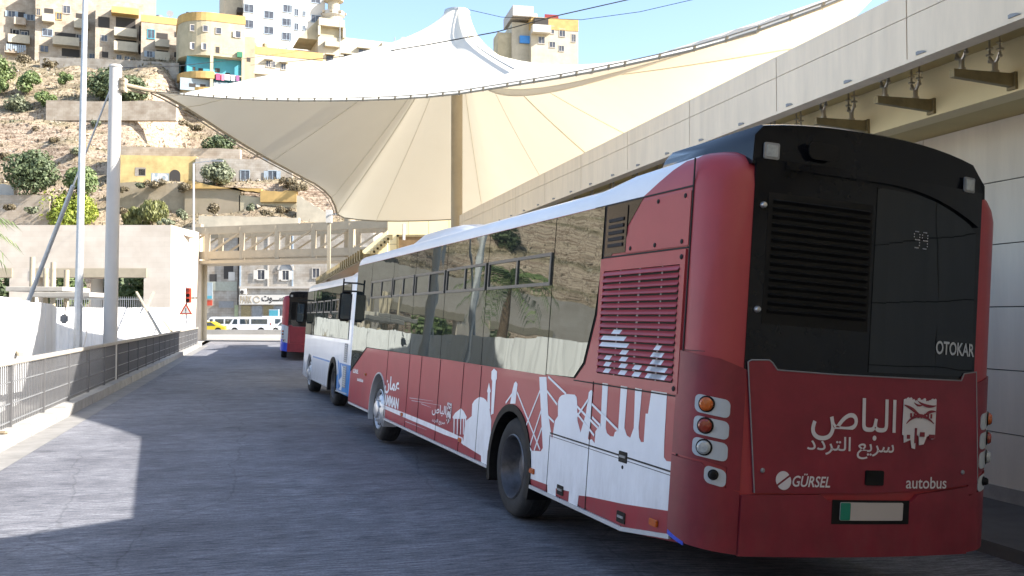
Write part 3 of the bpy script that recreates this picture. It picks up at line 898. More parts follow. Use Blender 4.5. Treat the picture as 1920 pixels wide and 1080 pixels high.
    def lay(pts, o=0.0025): sk.prism(pts, side_pt, o-0.0015, o)
    dome = [(110,560),(116,500),(122,470),(146,450),(148,400),(156,386),(165,378),(174,372),(183,370),(195,374),(205,382),(214,396),(220,412),(223,440),(228,470),(226,540),(212,600),(208,665),(186,655),(185,617),(112,572)]
    lay(c2(dome))
    lay(c2([(211,420),(214,352),(211,346),(219,310),(226,346),(223,352),(223,420)]), 0.0033)
    lay(c2([(227,445),(233,302),(229,292),(230,262),(240,250),(253,262),(252,292),(248,302),(238,440)]), 0.0037)
    lay(c2([(65,455),(75,438),(100,418),(112,430),(125,455),(120,462),(68,462)]))
    for x in (70, 84, 98, 110, 118): lay(c2([(x,460),(x+4,460),(x+2,528),(x-1,528)]), 0.0031)
    lay(c7([(320,750),(330,745),(500,810),(700,890),(860,960),(945,1000),(955,1060),(905,1012),(800,975),(640,905),(480,838),(320,768)]))
    main = [(388,595),(437,599),(446,585),(440,470),(431,285),(461,285),(468,440),(485,550),(497,470),(510,450),(510,390),(516,372),(525,363),(545,357),(580,360),(588,370),(590,385),(592,470),(605,520),(628,440),(640,350),(650,340),(658,350),(648,470),(636,545),(640,552),(652,548),(665,565),(668,515),(682,495),(690,480),(699,292),(722,300),(711,500),(716,522),(730,535),(745,537),(750,518),(764,510),(776,310),(803,316),(790,500),(800,532),(815,542),(830,500),(836,322),(865,329),(850,500),(852,540),(860,560),(872,560),(880,440),(890,440),(905,340),(970,352),(958,560),(957,625),(967,640),(1008,646),(1005,782),(988,852),(790,822),(640,790),(597,785),(590,840),(552,828),(557,768),(500,755),(500,800),(466,785),(465,740),(388,712)]
    lay(c2(main))
    lay(c2([(308,398),(318,340),(325,312),(332,304),(339,315),(330,398)]))
    i_ = 0
    for a, b in (((338,350),(434,592)), ((436,340),(372,500)), ((442,420),(392,575)), ((442,500),(410,595)), ((322,350),(290,395)), ((470,285),(545,357)), ((465,345),(508,402)), ((468,450),(494,476)), ((592,410),(680,500)), ((592,440),(664,532)), ((640,380),(590,455)), ((655,400),(765,510)), ((656,455),(690,490)), ((382,560),(400,598))):
        i_ += 1
        p, q = Vector(c2([a])[0]), Vector(c2([b])[0]); d = (q-p).normalized(); n = Vector((-d.y, d.x))*0.010
        lay([tuple(p+n), tuple(q+n), tuple(q-n), tuple(p-n)], 0.0035 + 0.0003*i_)
    sk.build('skyline_graphic', m_decal, root)
    # lettering of the side
    def side_text(s, x0, y0, x1, y1, x2, y2, bold=0.01, shear=0.0):
        # (x0,y0) lower front corner, (x1,y1) lower rear corner, (x2,y2) upper front corner
        a, za = on_side(x0, y0); b, zb = on_side(x1, y1); c, zc = on_side(x2, y2)
        fn = lambda u, v, off: (-off, a + (b-a)*u, za + (zb-za)*u + (zc-za)*v)
        lt = MB(); put_text(lt, s, 0, 1, 0, 1, fn, 0.004, shear, bold); lt.build('lettering', m_decal, root)
    side_text(AR_AMMAN, 721, 737, 748, 742, 721, 704, 0.03)
    side_text('AMMAN', 719.5, 758, 747, 768, 719.5, 738, 0.05)
    side_text(AR_BUS, 810, 778, 836, 783, 810, 757, 0.014)
    side_text(AR_FAST, 810, 793, 834, 799, 810, 783, 0.014)
    side_text('G\u00dcRSEL', 662, 699, 672, 701, 662, 690, 0.03, 0.2)
    side_text('autobus', 670, 714, 681, 717, 670, 707, 0.03)
    a0, z0 = on_side(837, 794); a1, z1 = on_side(848, 757)
    emblem(root, lambda u, v, off: (-off, a0 + u*(a1-a0), z0 + v*(z1-z0)), 0.004)
    for (x0, y0), (x1, y1) in (((768, 746), (812, 752)), ((772, 751), (826, 760)), ((790, 757), (808, 764)), ((760, 790), (800, 806)), ((1300, 545), (1312, 546))):
        if x0 < 1290:
            p, q = Vector(on_side(x0, y0)), Vector(on_side(x1, y1)); d = (q-p).normalized(); n = Vector((-d.y, d.x))*0.0035
            mb = MB(); mb.prism([tuple(p+n), tuple(q+n*0.3), tuple(q-n*0.3), tuple(p-n)], side_pt, 0.0, 0.0022); mb.build('scratch', m_pocket, root)
    # marker lamps, locks, skirt trim
    for px, py in ((686, 702), (754, 777), (863, 825), (999, 883), (1227, 980)):
        s, z = on_side(px, py); mb = MB(); mb.prism(rrect(s-0.055, s+0.055, z-0.025, z+0.025, 0.012), side_pt, 0.0, 0.018); bevel_mesh(mb.build('marker_lamp', m_orange, root), 0.006, 2)
    for px, py in ((1169, 857), (1051, 919), (1165, 970)):
        s, z = on_side(px, py); mb = MB(); mb.prism(rrect(s-0.065, s+0.065, z-0.04, z+0.04, 0.008), side_pt, 0.0, 0.008); lk = mb.build('lock_plate', m_matblack, root)
        mb = MB().box(-0.014, -0.008, s-0.045, s+0.045, z-0.005, z+0.012); mb.build('latch', m_grey, lk)
        mb = MB(); lamp_disc(mb, side_pt, s, z-0.075, 0.014, 0.001, 0.008); mb.build('keyhole', m_matblack, lk)
    tr = MB(); 
    def trim(s0, z0, s1, z1): tr.bar((-0.004, s0, z0), (-0.004, s1, z1), 0.022, 0.03)
    trim(0.28, 0.478, 0.97, 0.385); trim(0.97, 0.385, 2.80, 0.385); trim(4.0, 0.385, 8.77, 0.385); trim(9.92, 0.385, 11.65, 0.385)
    tr.build('skirt_trim', m_trim, root)
    # roof equipment
    pod = MB(); sec = [(0.45, 3.0), (0.50, 3.18), (0.62, 3.30), (0.85, 3.34), (1.7, 3.34), (1.93, 3.30), (2.05, 3.18), (2.10, 3.0)]
    rings = []
    for s, h in ((6.55, 0.12), (6.9, 0.6), (7.5, 0.92), (8.4, 1.0), (9.6, 1.0), (9.95, 0.75), (10.05, 0.2)):
        rings.append([(w, s, 3.0 + (z-3.0)*h) for w, z in sec])
    n = len(sec); vs = [v for r_ in rings for v in r_]; fs = []
    for i in range(len(rings)-1):
        for j in range(n-1): fs.append((i*n+j, i*n+j+1, (i+1)*n+j+1, (i+1)*n+j))
    fs.append(tuple(range(n))); fs.append(tuple((len(rings)-1)*n+j for j in range(n)))
    pod.add(vs, fs); pd = pod.build('air_conditioner', m_white, root, True)
    # front mirror on its black arm
    arm = MB().bar((0.1, 11.80, 2.53), (-0.20, 12.0, 2.52), 0.025, 0.03); arm.bar((0.1, 11.80, 2.38), (-0.20, 12.0, 2.37), 0.025, 0.03); arm.bar((-0.20, 12.0, 2.60), (-0.20, 12.0, 2.30), 0.025, 0.025)
    ar = arm.build('mirror_arm', m_matblack, root)
    mh = bevel_mesh(MB().box(-0.245, -0.025, 11.95, 12.07, 1.82, 2.36).build('mirror_head', m_matblack, root), 0.035, 3)
    MB().box(-0.225, -0.045, 11.944, 11.951, 1.86, 2.32).build('mirror_glass', m_cglass, mh)
    red_bus_rear(root, True)
    mb = MB(); curved_panel(mb, [(-0.02, 0.525), (0.13, 0.475), (0.13, 0.452), (-0.02, 0.495)], corner_pt, 0.016, 0.012, step=0.05); mb.build('blue_scuff', m_dblue, root)
    return root

build_near_bus()

def build_far_red_bus():
    x, y = -11.0, 45.0
    M = frame_matrix(x, y, ground_z(x, y), R(-13.2), 0.05)
    root = thing('bus', 'farthest red bus with blue lower corner, partly hidden by the white bus', 'bus', matrix=M, group='buses parked in a line')
    bus_shell('body', root, 12.0, RINGS, [(3.4, 0.48, 0.575), (9.34, 0.48, 0.56)], [m_red, m_white, m_matblack], red_bus_colours, HUMP, RAKE, SWEEP)
    for s in (3.4, 9.34):
        for left in (True, False): make_wheel(root, s, 0.035 if left else BW-0.035, s < 5, left)
    window_band(root, [(1.6 + k*1.65, 1.6 + (k+1)*1.65 - 0.02, 1.41, 1.41) for k in range(6)], 0, 2.83, [])
    red_bus_rear(root, False)
build_far_red_bus()

def build_white_bus():
    x, y = -3.30, 19.15
    L = 8.1
    M = frame_matrix(x, y, ground_z(x, y), -0.3345, 0.065)
    root = thing('bus', 'white midi bus with bright blue rear corner between the two red buses', 'bus', matrix=M, group='buses parked in a line')
    def cof(w, s, z, sw): return 1 if z > 0.97 or s > 1.55 else 2
    rings = [(0.34, 0.04), (0.40, 0.0), (0.95, 0.0), (0.99, 0.0), (1.4, 0.0), (2.1, 0.0), (2.70, 0.0), (2.78, 0.02), (2.85, 0.07), (2.89, 0.16), (2.91, 0.35)]
    bus_shell('body', root, L, rings, [(2.35, 0.46, 0.55), (6.55, 0.46, 0.54)], [m_white, m_white, m_blue], cof)
    for s in (2.35, 6.55):
        for left in (True, False): make_wheel(root, s, 0.035 if left else BW-0.035, s < 5, left)
        f = MB(); n = 22
        for i in range(n):
            a0 = R(-15 + 210*i/n); a1 = R(-15 + 210*(i+1)/n); q = []
            for a in (a0, a1):
                for r_ in (0.50, 0.62):
                    for xx in (-0.025, 0.2): q.append((xx, s + r_*math.cos(a), 0.46 + r_*math.sin(a)))
            f.add(q, [(0, 2, 6, 4), (1, 5, 7, 3), (0, 4, 5, 1), (2, 3, 7, 6)])
        if s < 5: f.build('wheel_arch', m_matblack, root)
    MB().box(-0.003, 0.001, 0.55, L-0.32, 1.50, 2.68).build('window_band', m_matblack, root)
    xs = [0.56, 1.9, 3.15, 4.4, 5.65, 6.9, L-0.33]
    window_band(root, [(a+0.01, b-0.01, 1.51, 1.51) for a, b in zip(xs, xs[1:])], 0, 2.67, [(a+0.12, b-0.12, 2.08, 2.38) for a, b in zip(xs[1:], xs[2:])])
    st = MB().prism([(2.95, 0.93), (5.9, 0.93), (5.9, 0.97), (2.95, 0.97)], side_pt, 0.0, 0.003).build('blue_stripe', m_blue, root)
    sw = MB(); sw.prism([(1.55, 0.99), (1.75, 1.05), (1.60, 0.75), (1.9, 0.62), (1.7, 0.42), (1.55, 0.40)], side_pt, 0.0, 0.003); sw.build('blue_swirl', m_blue, root)
    sw = MB(); sw.prism([(0.95, 0.9), (1.25, 0.97), (1.05, 0.72), (1.45, 0.6), (1.15, 0.5), (1.4, 0.42), (1.0, 0.42)], side_pt, 0.0, 0.003); sw.build('white_swirl', m_white, root)
    for z0, z1 in ((1.03, 1.42), (0.50, 0.95)):
        g = MB().box(-0.004, 0.0, 0.55, 0.95, z0, z1).build('side_grille', m_grey, root)
        k = z0 + 0.02
        while k < z1 - 0.02:
            MB().box(-0.014, -0.004, 0.56, 0.94, k, k+0.022).build('slat', m_trim, g); k += 0.045
    for z, m in ((1.33, m_matblack), (1.20, m_redlens), (1.06, m_redlens)):
        mb = MB(); lamp_disc(mb, corner_pt, 0.2, z, 0.055, 0.004, 0.03); mb.build('tail_lamp', m, root, True)
    mb = MB(); curved_panel(mb, [(0.3, 1.5), (2.25, 1.5), (2.25, 2.6), (0.3, 2.6)], rear_pt, 0.008, 0.01); mb.build('rear_window', m_rearglass, root)
    tr = MB(); tr.bar((-0.004, 0.3, 0.40), (-0.004, 1.78, 0.37), 0.02, 0.025); tr.bar((-0.004, 2.92, 0.37), (-0.004, 5.98, 0.37), 0.02, 0.025); tr.build('skirt_trim', m_trim, root)
    lt = MB(); fn = lambda u, v, off: (-off, 3.0 - u*0.0 + (1-u)*0.55, 1.95 + v*0.16)
    put_text(lt, '\ufeea\ufee0\ufee4\ufea3', 0, 1, 0, 1, fn, 0.016, 0, 0.02); lt.build('lettering', m_redlens, root)
    rings = []; sec = [(0.35, 2.85), (0.42, 3.02), (0.6, 3.10), (1.95, 3.10), (2.13, 3.02), (2.20, 2.85)]
    for s, h in ((0.35, 0.3), (0.6, 0.9), (1.1, 1.0), (2.6, 1.0), (3.6, 0.45), (4.2, 0.1)): rings.append([(w, s, 2.85 + (z-2.85)*h) for w, z in sec])
    n = len(sec); vs = [v for r_ in rings for v in r_]; fs = []
    for i in range(len(rings)-1):
        for j in range(n-1): fs.append((i*n+j, i*n+j+1, (i+1)*n+j+1, (i+1)*n+j))
    fs.append(tuple(range(n))); fs.append(tuple((len(rings)-1)*n+j for j in range(n)))
    MB().add(vs, fs).build('air_conditioner', m_white, root, True)
    arm = MB().bar((0.1, L-0.25, 2.45), (-0.22, L, 2.45), 0.03, 0.04); arm.build('mirror_arm', m_matblack, root)
    mh = bevel_mesh(MB().box(-0.26, -0.04, L-0.06, L+0.07, 1.8, 2.38).build('mirror_head', m_matblack, root), 0.04, 3)
    MB().box(-0.24, -0.06, L-0.067, L-0.06, 1.84, 2.34).build('mirror_glass', m_cglass, mh)
build_white_bus()

# ------------------------------------------------------------------ road, kerb, pavement, ground
def lane_sheet(name, lat0, lat1, al0, al1, m, z=0.0, step_al=2.0, lats=None, follow=True, kind='structure'):
    mb = MB(); ls = lats or [lat0, lat1]
    n = max(1, int((al1-al0)/step_al)); k = len(ls); vs = []
    for i in range(n+1):
        al = al0 + (al1-al0)*i/n
        for la in ls:
            p = L2W(la, al); vs.append((p.x, p.y, (ground_z(p.x, p.y) if follow else 0) + z))
    fs = [(i*k+j, i*k+j+1, (i+1)*k+j+1, (i+1)*k+j) for i in range(n) for j in range(k-1)]
    mb.add(vs, fs)
    o = mb.build(name, m, fix=False); o['kind'] = kind
    o.data.update()
    return o

def road_mat():
    m = bpy.data.materials.new('brushed_asphalt'); m.use_nodes = True
    nt = m.node_tree; b = nt.nodes['Principled BSDF']; b.inputs['Roughness'].default_value = 0.75
    b.inputs['Specular IOR Level'].default_value = 0.35
    tc = nt.nodes.new('ShaderNodeTexCoord')
    rot = nt.nodes.new('ShaderNodeMapping'); rot.inputs['Rotation'].default_value = (0, 0, -LANE); nt.links.new(tc.outputs['Object'], rot.inputs[0])
    def noise(scale3, sc_, det=6, rough=0.6):
        mp = nt.nodes.new('ShaderNodeMapping'); mp.inputs['Scale'].default_value = scale3; nt.links.new(rot.outputs[0], mp.inputs[0])
        n = nt.nodes.new('ShaderNodeTexNoise'); n.inputs['Scale'].default_value = sc_; n.inputs['Detail'].default_value = det; n.inputs['Roughness'].default_value = rough
        nt.links.new(mp.outputs[0], n.inputs['Vector']); return n.outputs[0]
    fine = noise((0.42, 3.4, 1), 8.5, 11, 0.78)
    mid = noise((0.55, 1.5, 1), 1.4, 7)
    big = noise((1.0, 0.35, 1), 0.35, 4)
    def ramp(src, p0, c0, p1, c1):
        r = nt.nodes.new('ShaderNodeValToRGB'); r.color_ramp.elements[0].position = p0; r.color_ramp.elements[1].position = p1
        r.color_ramp.elements[0].color = (*c0, 1); r.color_ramp.elements[1].color = (*c1, 1); nt.links.new(src, r.inputs[0]); return r.outputs[0]
    base = ramp(fine, 0.36, (0.052, 0.059, 0.079), 0.64, (0.38, 0.385, 0.41))
    def mul(a, bb, f):
        x = nt.nodes.new('ShaderNodeMixRGB'); x.blend_type = 'MULTIPLY'; x.inputs[0].default_value = f
        nt.links.new(a, x.inputs[1]); nt.links.new(bb, x.inputs[2]); return x.outputs[0]
    c = mul(base, ramp(mid, 0.3, (0.62, 0.62, 0.64), 0.62, (1, 1, 1)), 1.0)
    c = mul(c, ramp(big, 0.35, (0.66, 0.66, 0.68), 0.62, (1, 1, 1)), 1.0)
    stain = ramp(noise((1.0, 1.0, 1), 0.9, 5, 0.55), 0.62, (1, 1, 1), 0.72, (0.55, 0.55, 0.57))
    c = mul(c, stain, 0.8)
    grit = ramp(noise((1.0, 1.0, 1), 38.0, 2), 0.40, (0.78, 0.78, 0.78), 0.62, (1.12, 1.12, 1.12))
    c = mul(c, grit, 0.8)
    # tar-filled cracks
    mp = nt.nodes.new('ShaderNodeMapping'); mp.inputs['Scale'].default_value = (0.35, 0.16, 1); nt.links.new(rot.outputs[0], mp.inputs[0])
    wob = nt.nodes.new('ShaderNodeTexNoise'); wob.inputs['Scale'].default_value = 1.2; wob.inputs['Detail'].default_value = 6; nt.links.new(rot.outputs[0], wob.inputs['Vector'])
    ad = nt.nodes.new('ShaderNodeMixRGB'); ad.blend_type = 'ADD'; ad.inputs[0].default_value = 0.12; nt.links.new(mp.outputs[0], ad.inputs[1]); nt.links.new(wob.outputs[1], ad.inputs[2])
    vo = nt.nodes.new('ShaderNodeTexVoronoi'); vo.feature = 'DISTANCE_TO_EDGE'; vo.inputs['Scale'].default_value = 1.0; nt.links.new(ad.outputs[0], vo.inputs['Vector'])
    c = mul(c, ramp(vo.outputs['Distance'], 0.0015, (0.45, 0.45, 0.46), 0.0045, (1, 1, 1)), 0.55)
    nt.links.new(c, b.inputs['Base Color'])
    bp = nt.nodes.new('ShaderNodeBump'); bp.inputs['Strength'].default_value = 0.35; bp.inputs['Distance'].default_value = 0.012
    nt.links.new(fine, bp.inputs['Height']); nt.links.new(bp.outputs[0], b.inputs['Normal'])
    return m
m_road = road_mat()
KL = -3.5
lats = [KL, -2, -1, 0, 0.5, 1, 1.5, 2, 2.3, 2.6, 3, 3.5, 4, 4.5, 5, 5.5, 6.0, 6.45]
lane_sheet('road', 0, 0, -6, 84, m_road, lats=lats, step_al=1.0)
g = MB(); g.add([(-900, -300, -0.62), (900, -300, -0.62), (900, 1500, -0.62), (-900, 1500, -0.62)], [(0, 1, 2, 3)])
struct('ground', g, m_soil)
lane_sheet('pavement', 0, 0, -6, 84, m_pave, z=0.02, lats=[-70, -30, -8, KL-0.42], follow=False, step_al=30)
# the street that crosses at the end, behind it a strip up to the shops
g = MB(); g.add([(-120, 78, 0.012), (60, 78, 0.012), (60, 122, 0.012), (-120, 122, 0.012)], [(0, 1, 2, 3)])
m_street = mat('street_asphalt', (0.30, 0.285, 0.26), 0.85, noise=0.2, scale=0.4)
struct('cross_street', g, m_street)
g = MB().box(-120, 60, 106.5, 107.2, 0.0, 0.55); struct('street_kerb', g, m_street)
g = MB().box(-120, 60, 119.0, 124.0, 0.0, 0.16); struct('street_pavement', g, m_pave)
# kerb under the railing, laid in stones
k = MB(); al = -6.0
while al < 68:
    j = rnd.uniform(-0.008, 0.008)
    a = [L2W(KL+j-0.42, al+0.006), L2W(KL+j, al+0.006), L2W(KL+j, al+0.994), L2W(KL+j-0.42, al+0.994)]
    zb, zt = -0.05, 0.20 + rnd.uniform(-0.006, 0.006)
    k.add([(p.x, p.y, zb) for p in a] + [(a[0].x, a[0].y, zt), (a[1].x-0.02, a[1].y, zt), (a[2].x-0.02, a[2].y, zt), (a[3].x, a[3].y, zt)], [(0,3,2,1),(4,5,6,7),(0,1,5,4),(1,2,6,5),(2,3,7,6),(3,0,4,7)])
    al += 1.0
struct('kerb', k, m_kerb)
lane_sheet('gutter', 0, 0, -6, 68, mat('gutter_concrete', (0.22, 0.215, 0.205), 0.85, noise=0.22, scale=2.0, bump=0.1), z=0.006, lats=[KL-0.01, KL+0.42], follow=False)

# ------------------------------------------------------------------ railing
def railing_panel(length, n, detail):
    root = thing('railing_panel', '', 'railing', group='railing panels along the kerb')
    t = MB().box(-0.05, 0.05, 0, length, 0.98, 1.06); bevel_mesh(t.build('top_rail', m_railtop, root), 0.012, 2)
    for z in (0.08, 0.36, 0.70):
        MB().box(-0.014, 0.014, 0, length, z, z+0.018).build('cross_rail', m_grey, root)
    MB().box(-0.035, 0.035, -0.03, 0.03, 0.0, 0.98).build('post', m_rail, root)
    if detail:
        me = MB().box(-0.005, 0.005, -0.023, 0.023, 0.02, 0.98).mesh('picket', m_rail)
        for i in range(1, n):
            p = link('picket', me, root); p.location = (0, length*i/n, 0)
    else:
        mb = MB()
        for i in range(1, n):
            y = length*i/n; mb.box(-0.005, 0.005, y-0.014, y+0.014, 0.02, 0.98)
        mb.build('picket_row', m_rail, root)['kind'] = 'stuff'
    return root
PL = 2.4
near_p = railing_panel(PL, 20, True); far_p = railing_panel(PL, 20, False)
al = 7.0; first = {True: near_p, False: far_p}; used = {True: False, False: False}; ip = 0
while al < 66:
    d = al < 40
    o = first[d] if not used[d] else dup_tree(first[d])
    used[d] = True
    p = L2W(KL-0.24, al); o.location = (p.x, p.y, 0.20); o.rotation_euler = (0, 0, LANE)
    o['label'] = 'sunlit grey railing panel on the near stretch of kerb' if al < 21.2 else ('shaded grey railing panel further along the kerb' if al < 42 else 'dark railing panel at the far end of the kerb, by the traffic light')
    al += PL; ip += 1
st = bevel_mesh(MB().box(-0.07, 0.07, -0.05, 0.05, 0, 0.05).build('loose_stone', m_tan), 0.02, 2); p = L2W(KL-0.1, 15.6); st.location = (p.x, p.y, 0.20)
tag(st, 'small yellowish stone lying on the kerb below the railing', 'stone')

# ------------------------------------------------------------------ terminal building on the right (lane frame)
bld = thing('terminal_building', 'long cream bus terminal with overhanging pale fascia behind the buses', 'building', (0, 0, 0), LANE)
FL, FZ0, FZ1 = 6.0, 4.37, 5.05
AL0, AL1 = -22.0, 28.4
def jointed(mb, lat, al0, al1, z0, z1, seg, th, gap=0.008, offs=0.0):
    a = al0 + offs
    while a < al1 - 0.05:
        b = min(a + seg, al1)
        mb.box(lat, lat+th, a+gap, b-gap, z0, z1)
        a = b
fa = MB()
PS = 2.36; ph = 7.72 - 2.36*13
jointed(fa, FL, ph, AL1, FZ0+0.03, 4.80, PS, 0.04); jointed(fa, FL, ph, AL1, 4.808, FZ1, PS, 0.04)
fas = fa.build('fascia', m_fascia, bld)
MB().box(FL+0.02, FL+0.16, AL0, AL1, FZ0, FZ1-0.01).build('fascia_backing', m_seam, bld)
MB().box(FL-0.012, FL+0.17, AL0, AL1, FZ0-0.012, FZ0+0.026).build('fascia_lip', m_fascia, bld)
rf = MB().box(FL+0.1, 26, AL0, AL1, FZ1+0.004, FZ1+0.06); rf.build('roof', m_fascia, bld)
MB().box(FL+0.17, 7.35, AL0, AL1, 4.62, 4.70).build('soffit', m_soffit, bld)
MB().box(7.03, 7.30, AL0, AL1, 4.10, 4.616).build('beam', m_beam, bld)
MB().box(7.30, 8.3, AL0, AL1, 4.14, 4.30).build('ceiling_panel', m_soffit, bld)
wl = MB()
zz = -0.05
while zz < 4.1:
    jointed(wl, 8.0, AL0, AL1, zz+0.006, min(zz+0.694, 4.135), 3.2, 0.05, 0.006, offs=rnd.uniform(0, 0.01)); zz += 0.70
wl.build('wall_panel', m_panel, bld)
MB().box(8.03, 8.4, AL0, AL1-0.05, -0.5, 4.135).build('wall_backing', m_seam, bld)
MB().box(FL, 26, AL1-0.04, AL1, 0, FZ1).build('end_wall', m_panel, bld)
MB().box(6.45, 8.05, AL0, AL1, -0.55, -0.10).build('platform', mat('platform_dark', (0.10, 0.10, 0.105), 0.85, noise=0.25, scale=2), bld)
MB().box(7.985, 8.0, AL0, AL1, -0.1, 0.06).build('plinth', m_kerb, bld)
mb = MB().tube([(8.0, 9.72, 0.36), (7.80, 9.72, 0.30), (7.72, 9.72, 0.20)], 0.075, 14); mb.build('drain_spout', m_grey, bld, True)
# brackets with glass-holder clamps
def bracket(al, detail=True):
    b = MB(); zt = 4.275
    prof = [(7.03, zt), (6.33, zt), (6.33, zt-0.075), (7.03, zt-0.13)]
    b.prism(prof, lambda x, z, t: (x, t, z), al-0.03, al+0.03)
    b.box(7.00, 7.03, al-0.055, al+0.055, zt-0.155, zt+0.012)
    bo = b.build('bracket', m_bracket, bld)
    if detail:
        for la in (6.44, 6.82):
            c = MB().tube([(la, al, zt), (la, al, zt+0.105)], 0.026, 10)
            c.tube([(la, al, zt), (la, al, zt+0.02)], 0.038, 10)
            for sg in (-1, 1):
                q = Vector((la + 0.03*sg, al + 0.10*sg, zt+0.17))
                c.tube([(la, al, zt+0.095), (la + 0.012*sg, al + 0.045*sg, zt+0.115), q], 0.016, 8)
                c.tube([q - Vector((0, 0, 0.05)), Vector((q.x, q.y, 4.618))], 0.010, 6)
                c.tube([q + Vector((0, 0, 0.02)), q + Vector((0, 0, 0.034))], 0.036, 10)
                c.tube([q - Vector((0, 0, 0.045)), q - Vector((0, 0, 0.02))], 0.020, 8)
                c.tube([q + Vector((0, 0, 0.085)), q + Vector((0, 0, 0.097))], 0.036, 10)
            c.build('glass_clamp', m_inox, bo, True)
    l = MB().prism([(al-0.07, FZ0+0.028), (al+0.06, FZ0+0.028), (al+0.06, FZ0+0.058), (al+0.03, FZ0+0.062), (al-0.03, FZ0+0.05)], lambda y, z, t: (t, y, z), FL-0.022, FL-0.003)
    l.build('fascia_clip', m_grey, bld)
k = 0
while 7.51 + 1.135*k < AL1-0.5:
    bracket(7.51 + 1.135*k, k < 12); k += 1
bracket(7.51-1.135); bracket(7.51-2.27)

# block with stairs at the far end of the terminal, and the lower canopy that runs on beside the lane
tw = thing('stair_block', 'cream clad block with dark doorway and stair flight beside the footbridge', 'building', (0, 0, 0), 0)
D0 = 54.0
a = P(727, 488, D0); b_ = P(880, 400, D0)
mb = MB()
for i in range(4):
    x0 = a.x + (b_.x-a.x)*i/4; x1 = a.x + (b_.x-a.x)*(i+1)/4
    zs = [0, 5.0, 6.1, b_.z]
    for z0, z1 in zip(zs, zs[1:]):
        mb.box(x0+0.01, x1-0.01, D0, D0+6, z0+0.01, z1-0.01)
mb.build('wall_panel', m_beam, tw)
MB().box(a.x+0.03, b_.x-0.03, D0+0.03, D0+5.9, 0, b_.z-0.03).build('wall_backing', m_seam, tw)
d0 = P(748, 476, D0); d1 = P(800, 444, D0)
dr = MB().box(d0.x, d1.x, D0-0.03, D0-0.004, d0.z, d1.z).build('doorway', mat('door_brown', (0.20, 0.13, 0.06), 0.8, noise=0.2), tw)
MB().box(d0.x-0.12, d0.x, D0-0.08, D0-0.002, d0.z, d1.z+0.12).build('door_frame', m_bracket, dr); MB().box(d0.x-0.12, d1.x, D0-0.08, D0-0.002, d1.z, d1.z+0.12).build('door_frame', m_bracket, dr)
s0 = P(655, 487, D0-1); s1 = P(727, 433, D0-1)
mb = MB(); mb.prism([(s0.x, s0.z-0.5), (s1.x, s0.z-0.5), (s1.x, s1.z), (s0.x+0.3, s0.z+0.1)], lambda x, z, t: (x, t, z), D0-1.2, D0-0.9); mb.build('stair_wall', m_beam, tw)
mb = MB()
for i in range(9):
    t = i/9; mb.box(s0.x+0.6+(s1.x-s0.x-0.4)*t, s0.x+0.9+(s1.x-s0.x-0.4)*t, D0-1.28, D0-1.21, s0.z-0.35+(s1.z-s0.z)*t, s0.z-0.05+(s1.z-s0.z)*t)
mb.build('stair_tread', m_bracket, tw)
MB().tube([P(757, 450, D0-0.4), P(757, 420, D0-0.4)], 0.08, 8).build('vent_pipe', m_mast, tw)

cn = thing('platform_canopy', 'low brown canopy edge with a row of clamps above the white bus', 'canopy', (0, 0, 0), LANE)
cz = 4.28
MB().box(4.02, 6.4, 37, 66, cz, cz+0.12).build('canopy_slab', m_bracket, cn)
MB().box(4.0, 4.02, 37, 66, cz-0.12, cz+0.16).build('canopy_edge', m_bracket, cn)
cl = MB()
for i in range(29): cl.box(3.90, 4.0, 37.2+i, 37.5+i, cz-0.10, cz+0.3)
cl.build('clamp_row', m_bracket, cn)['kind'] = 'stuff'
for i in range(3): MB().tube([(5.2, 40+11*i, -0.2), (5.2, 34+9*i, cz)], 0.13, 12).build('column', m_beige, cn, True)

# ------------------------------------------------------------------ the tensile sail
def sail(name, label, loop, peak, r0, seam_every, relax=6, peak_lift=0.0, front=None, droop=None):
    root = thing(name, label, 'sail canopy')
    n = len(loop); nr = 26
    lp = [Vector(p) for p in loop]; pk = Vector(peak)
    grid = []
    for j in range(nr+1):
        v = (j/nr)**1.35
        ring = []
        for i in range(n):
            d = lp[i] - pk; h = Vector((d.x, d.y, 0)).normalized()
            inner = pk + h*r0
            q = inner.lerp(lp[i], v)
            rr = math.hypot(q.x-pk.x, q.y-pk.y); R0 = math.hypot(d.x, d.y)
            lg = math.log(rr/r0)/math.log(R0/r0); li = (rr-r0)/(R0-r0)
            mx = max(0.08, min(0.66 + 0.14*max(0, min(1, (R0-14)/2.5)), 0.80 - (R0-17.5)/5.0*0.70))          # near straight towards close edges, slack towards far ones
            q.z = pk.z + (lp[i].z - pk.z)*(lg*(1-mx) + li*mx)
            ring.append(q)
        grid.append(ring)
    for it in range(relax):                                            # even the cloth out around the mast
        for j in range(1, nr):
            for i in range(n):
                grid[j][i].z = 0.6*grid[j][i].z + 0.2*(grid[j][i-1].z + grid[j][(i+1) % n].z)
    mb = MB(); vs = [p for r_ in grid for p in r_]
    fs = [(j*n+i, j*n+(i+1) % n, (j+1)*n+(i+1) % n, (j+1)*n+i) for j in range(nr) for i in range(n)]
    mb.add(vs, fs)
    fab = mb.build('fabric', m_fabric, root, 'full')
    nv = len(vs)
    sm = MB()
    for i in range(0, n, seam_every):
        pts = [grid[j][i] - Vector((0, 0, 0.03)) for j in range(0, nr+1)]
        sm.tube(pts, 0.011, 4)
    sm.build('seam', m_seamfab, root)
    return root, grid
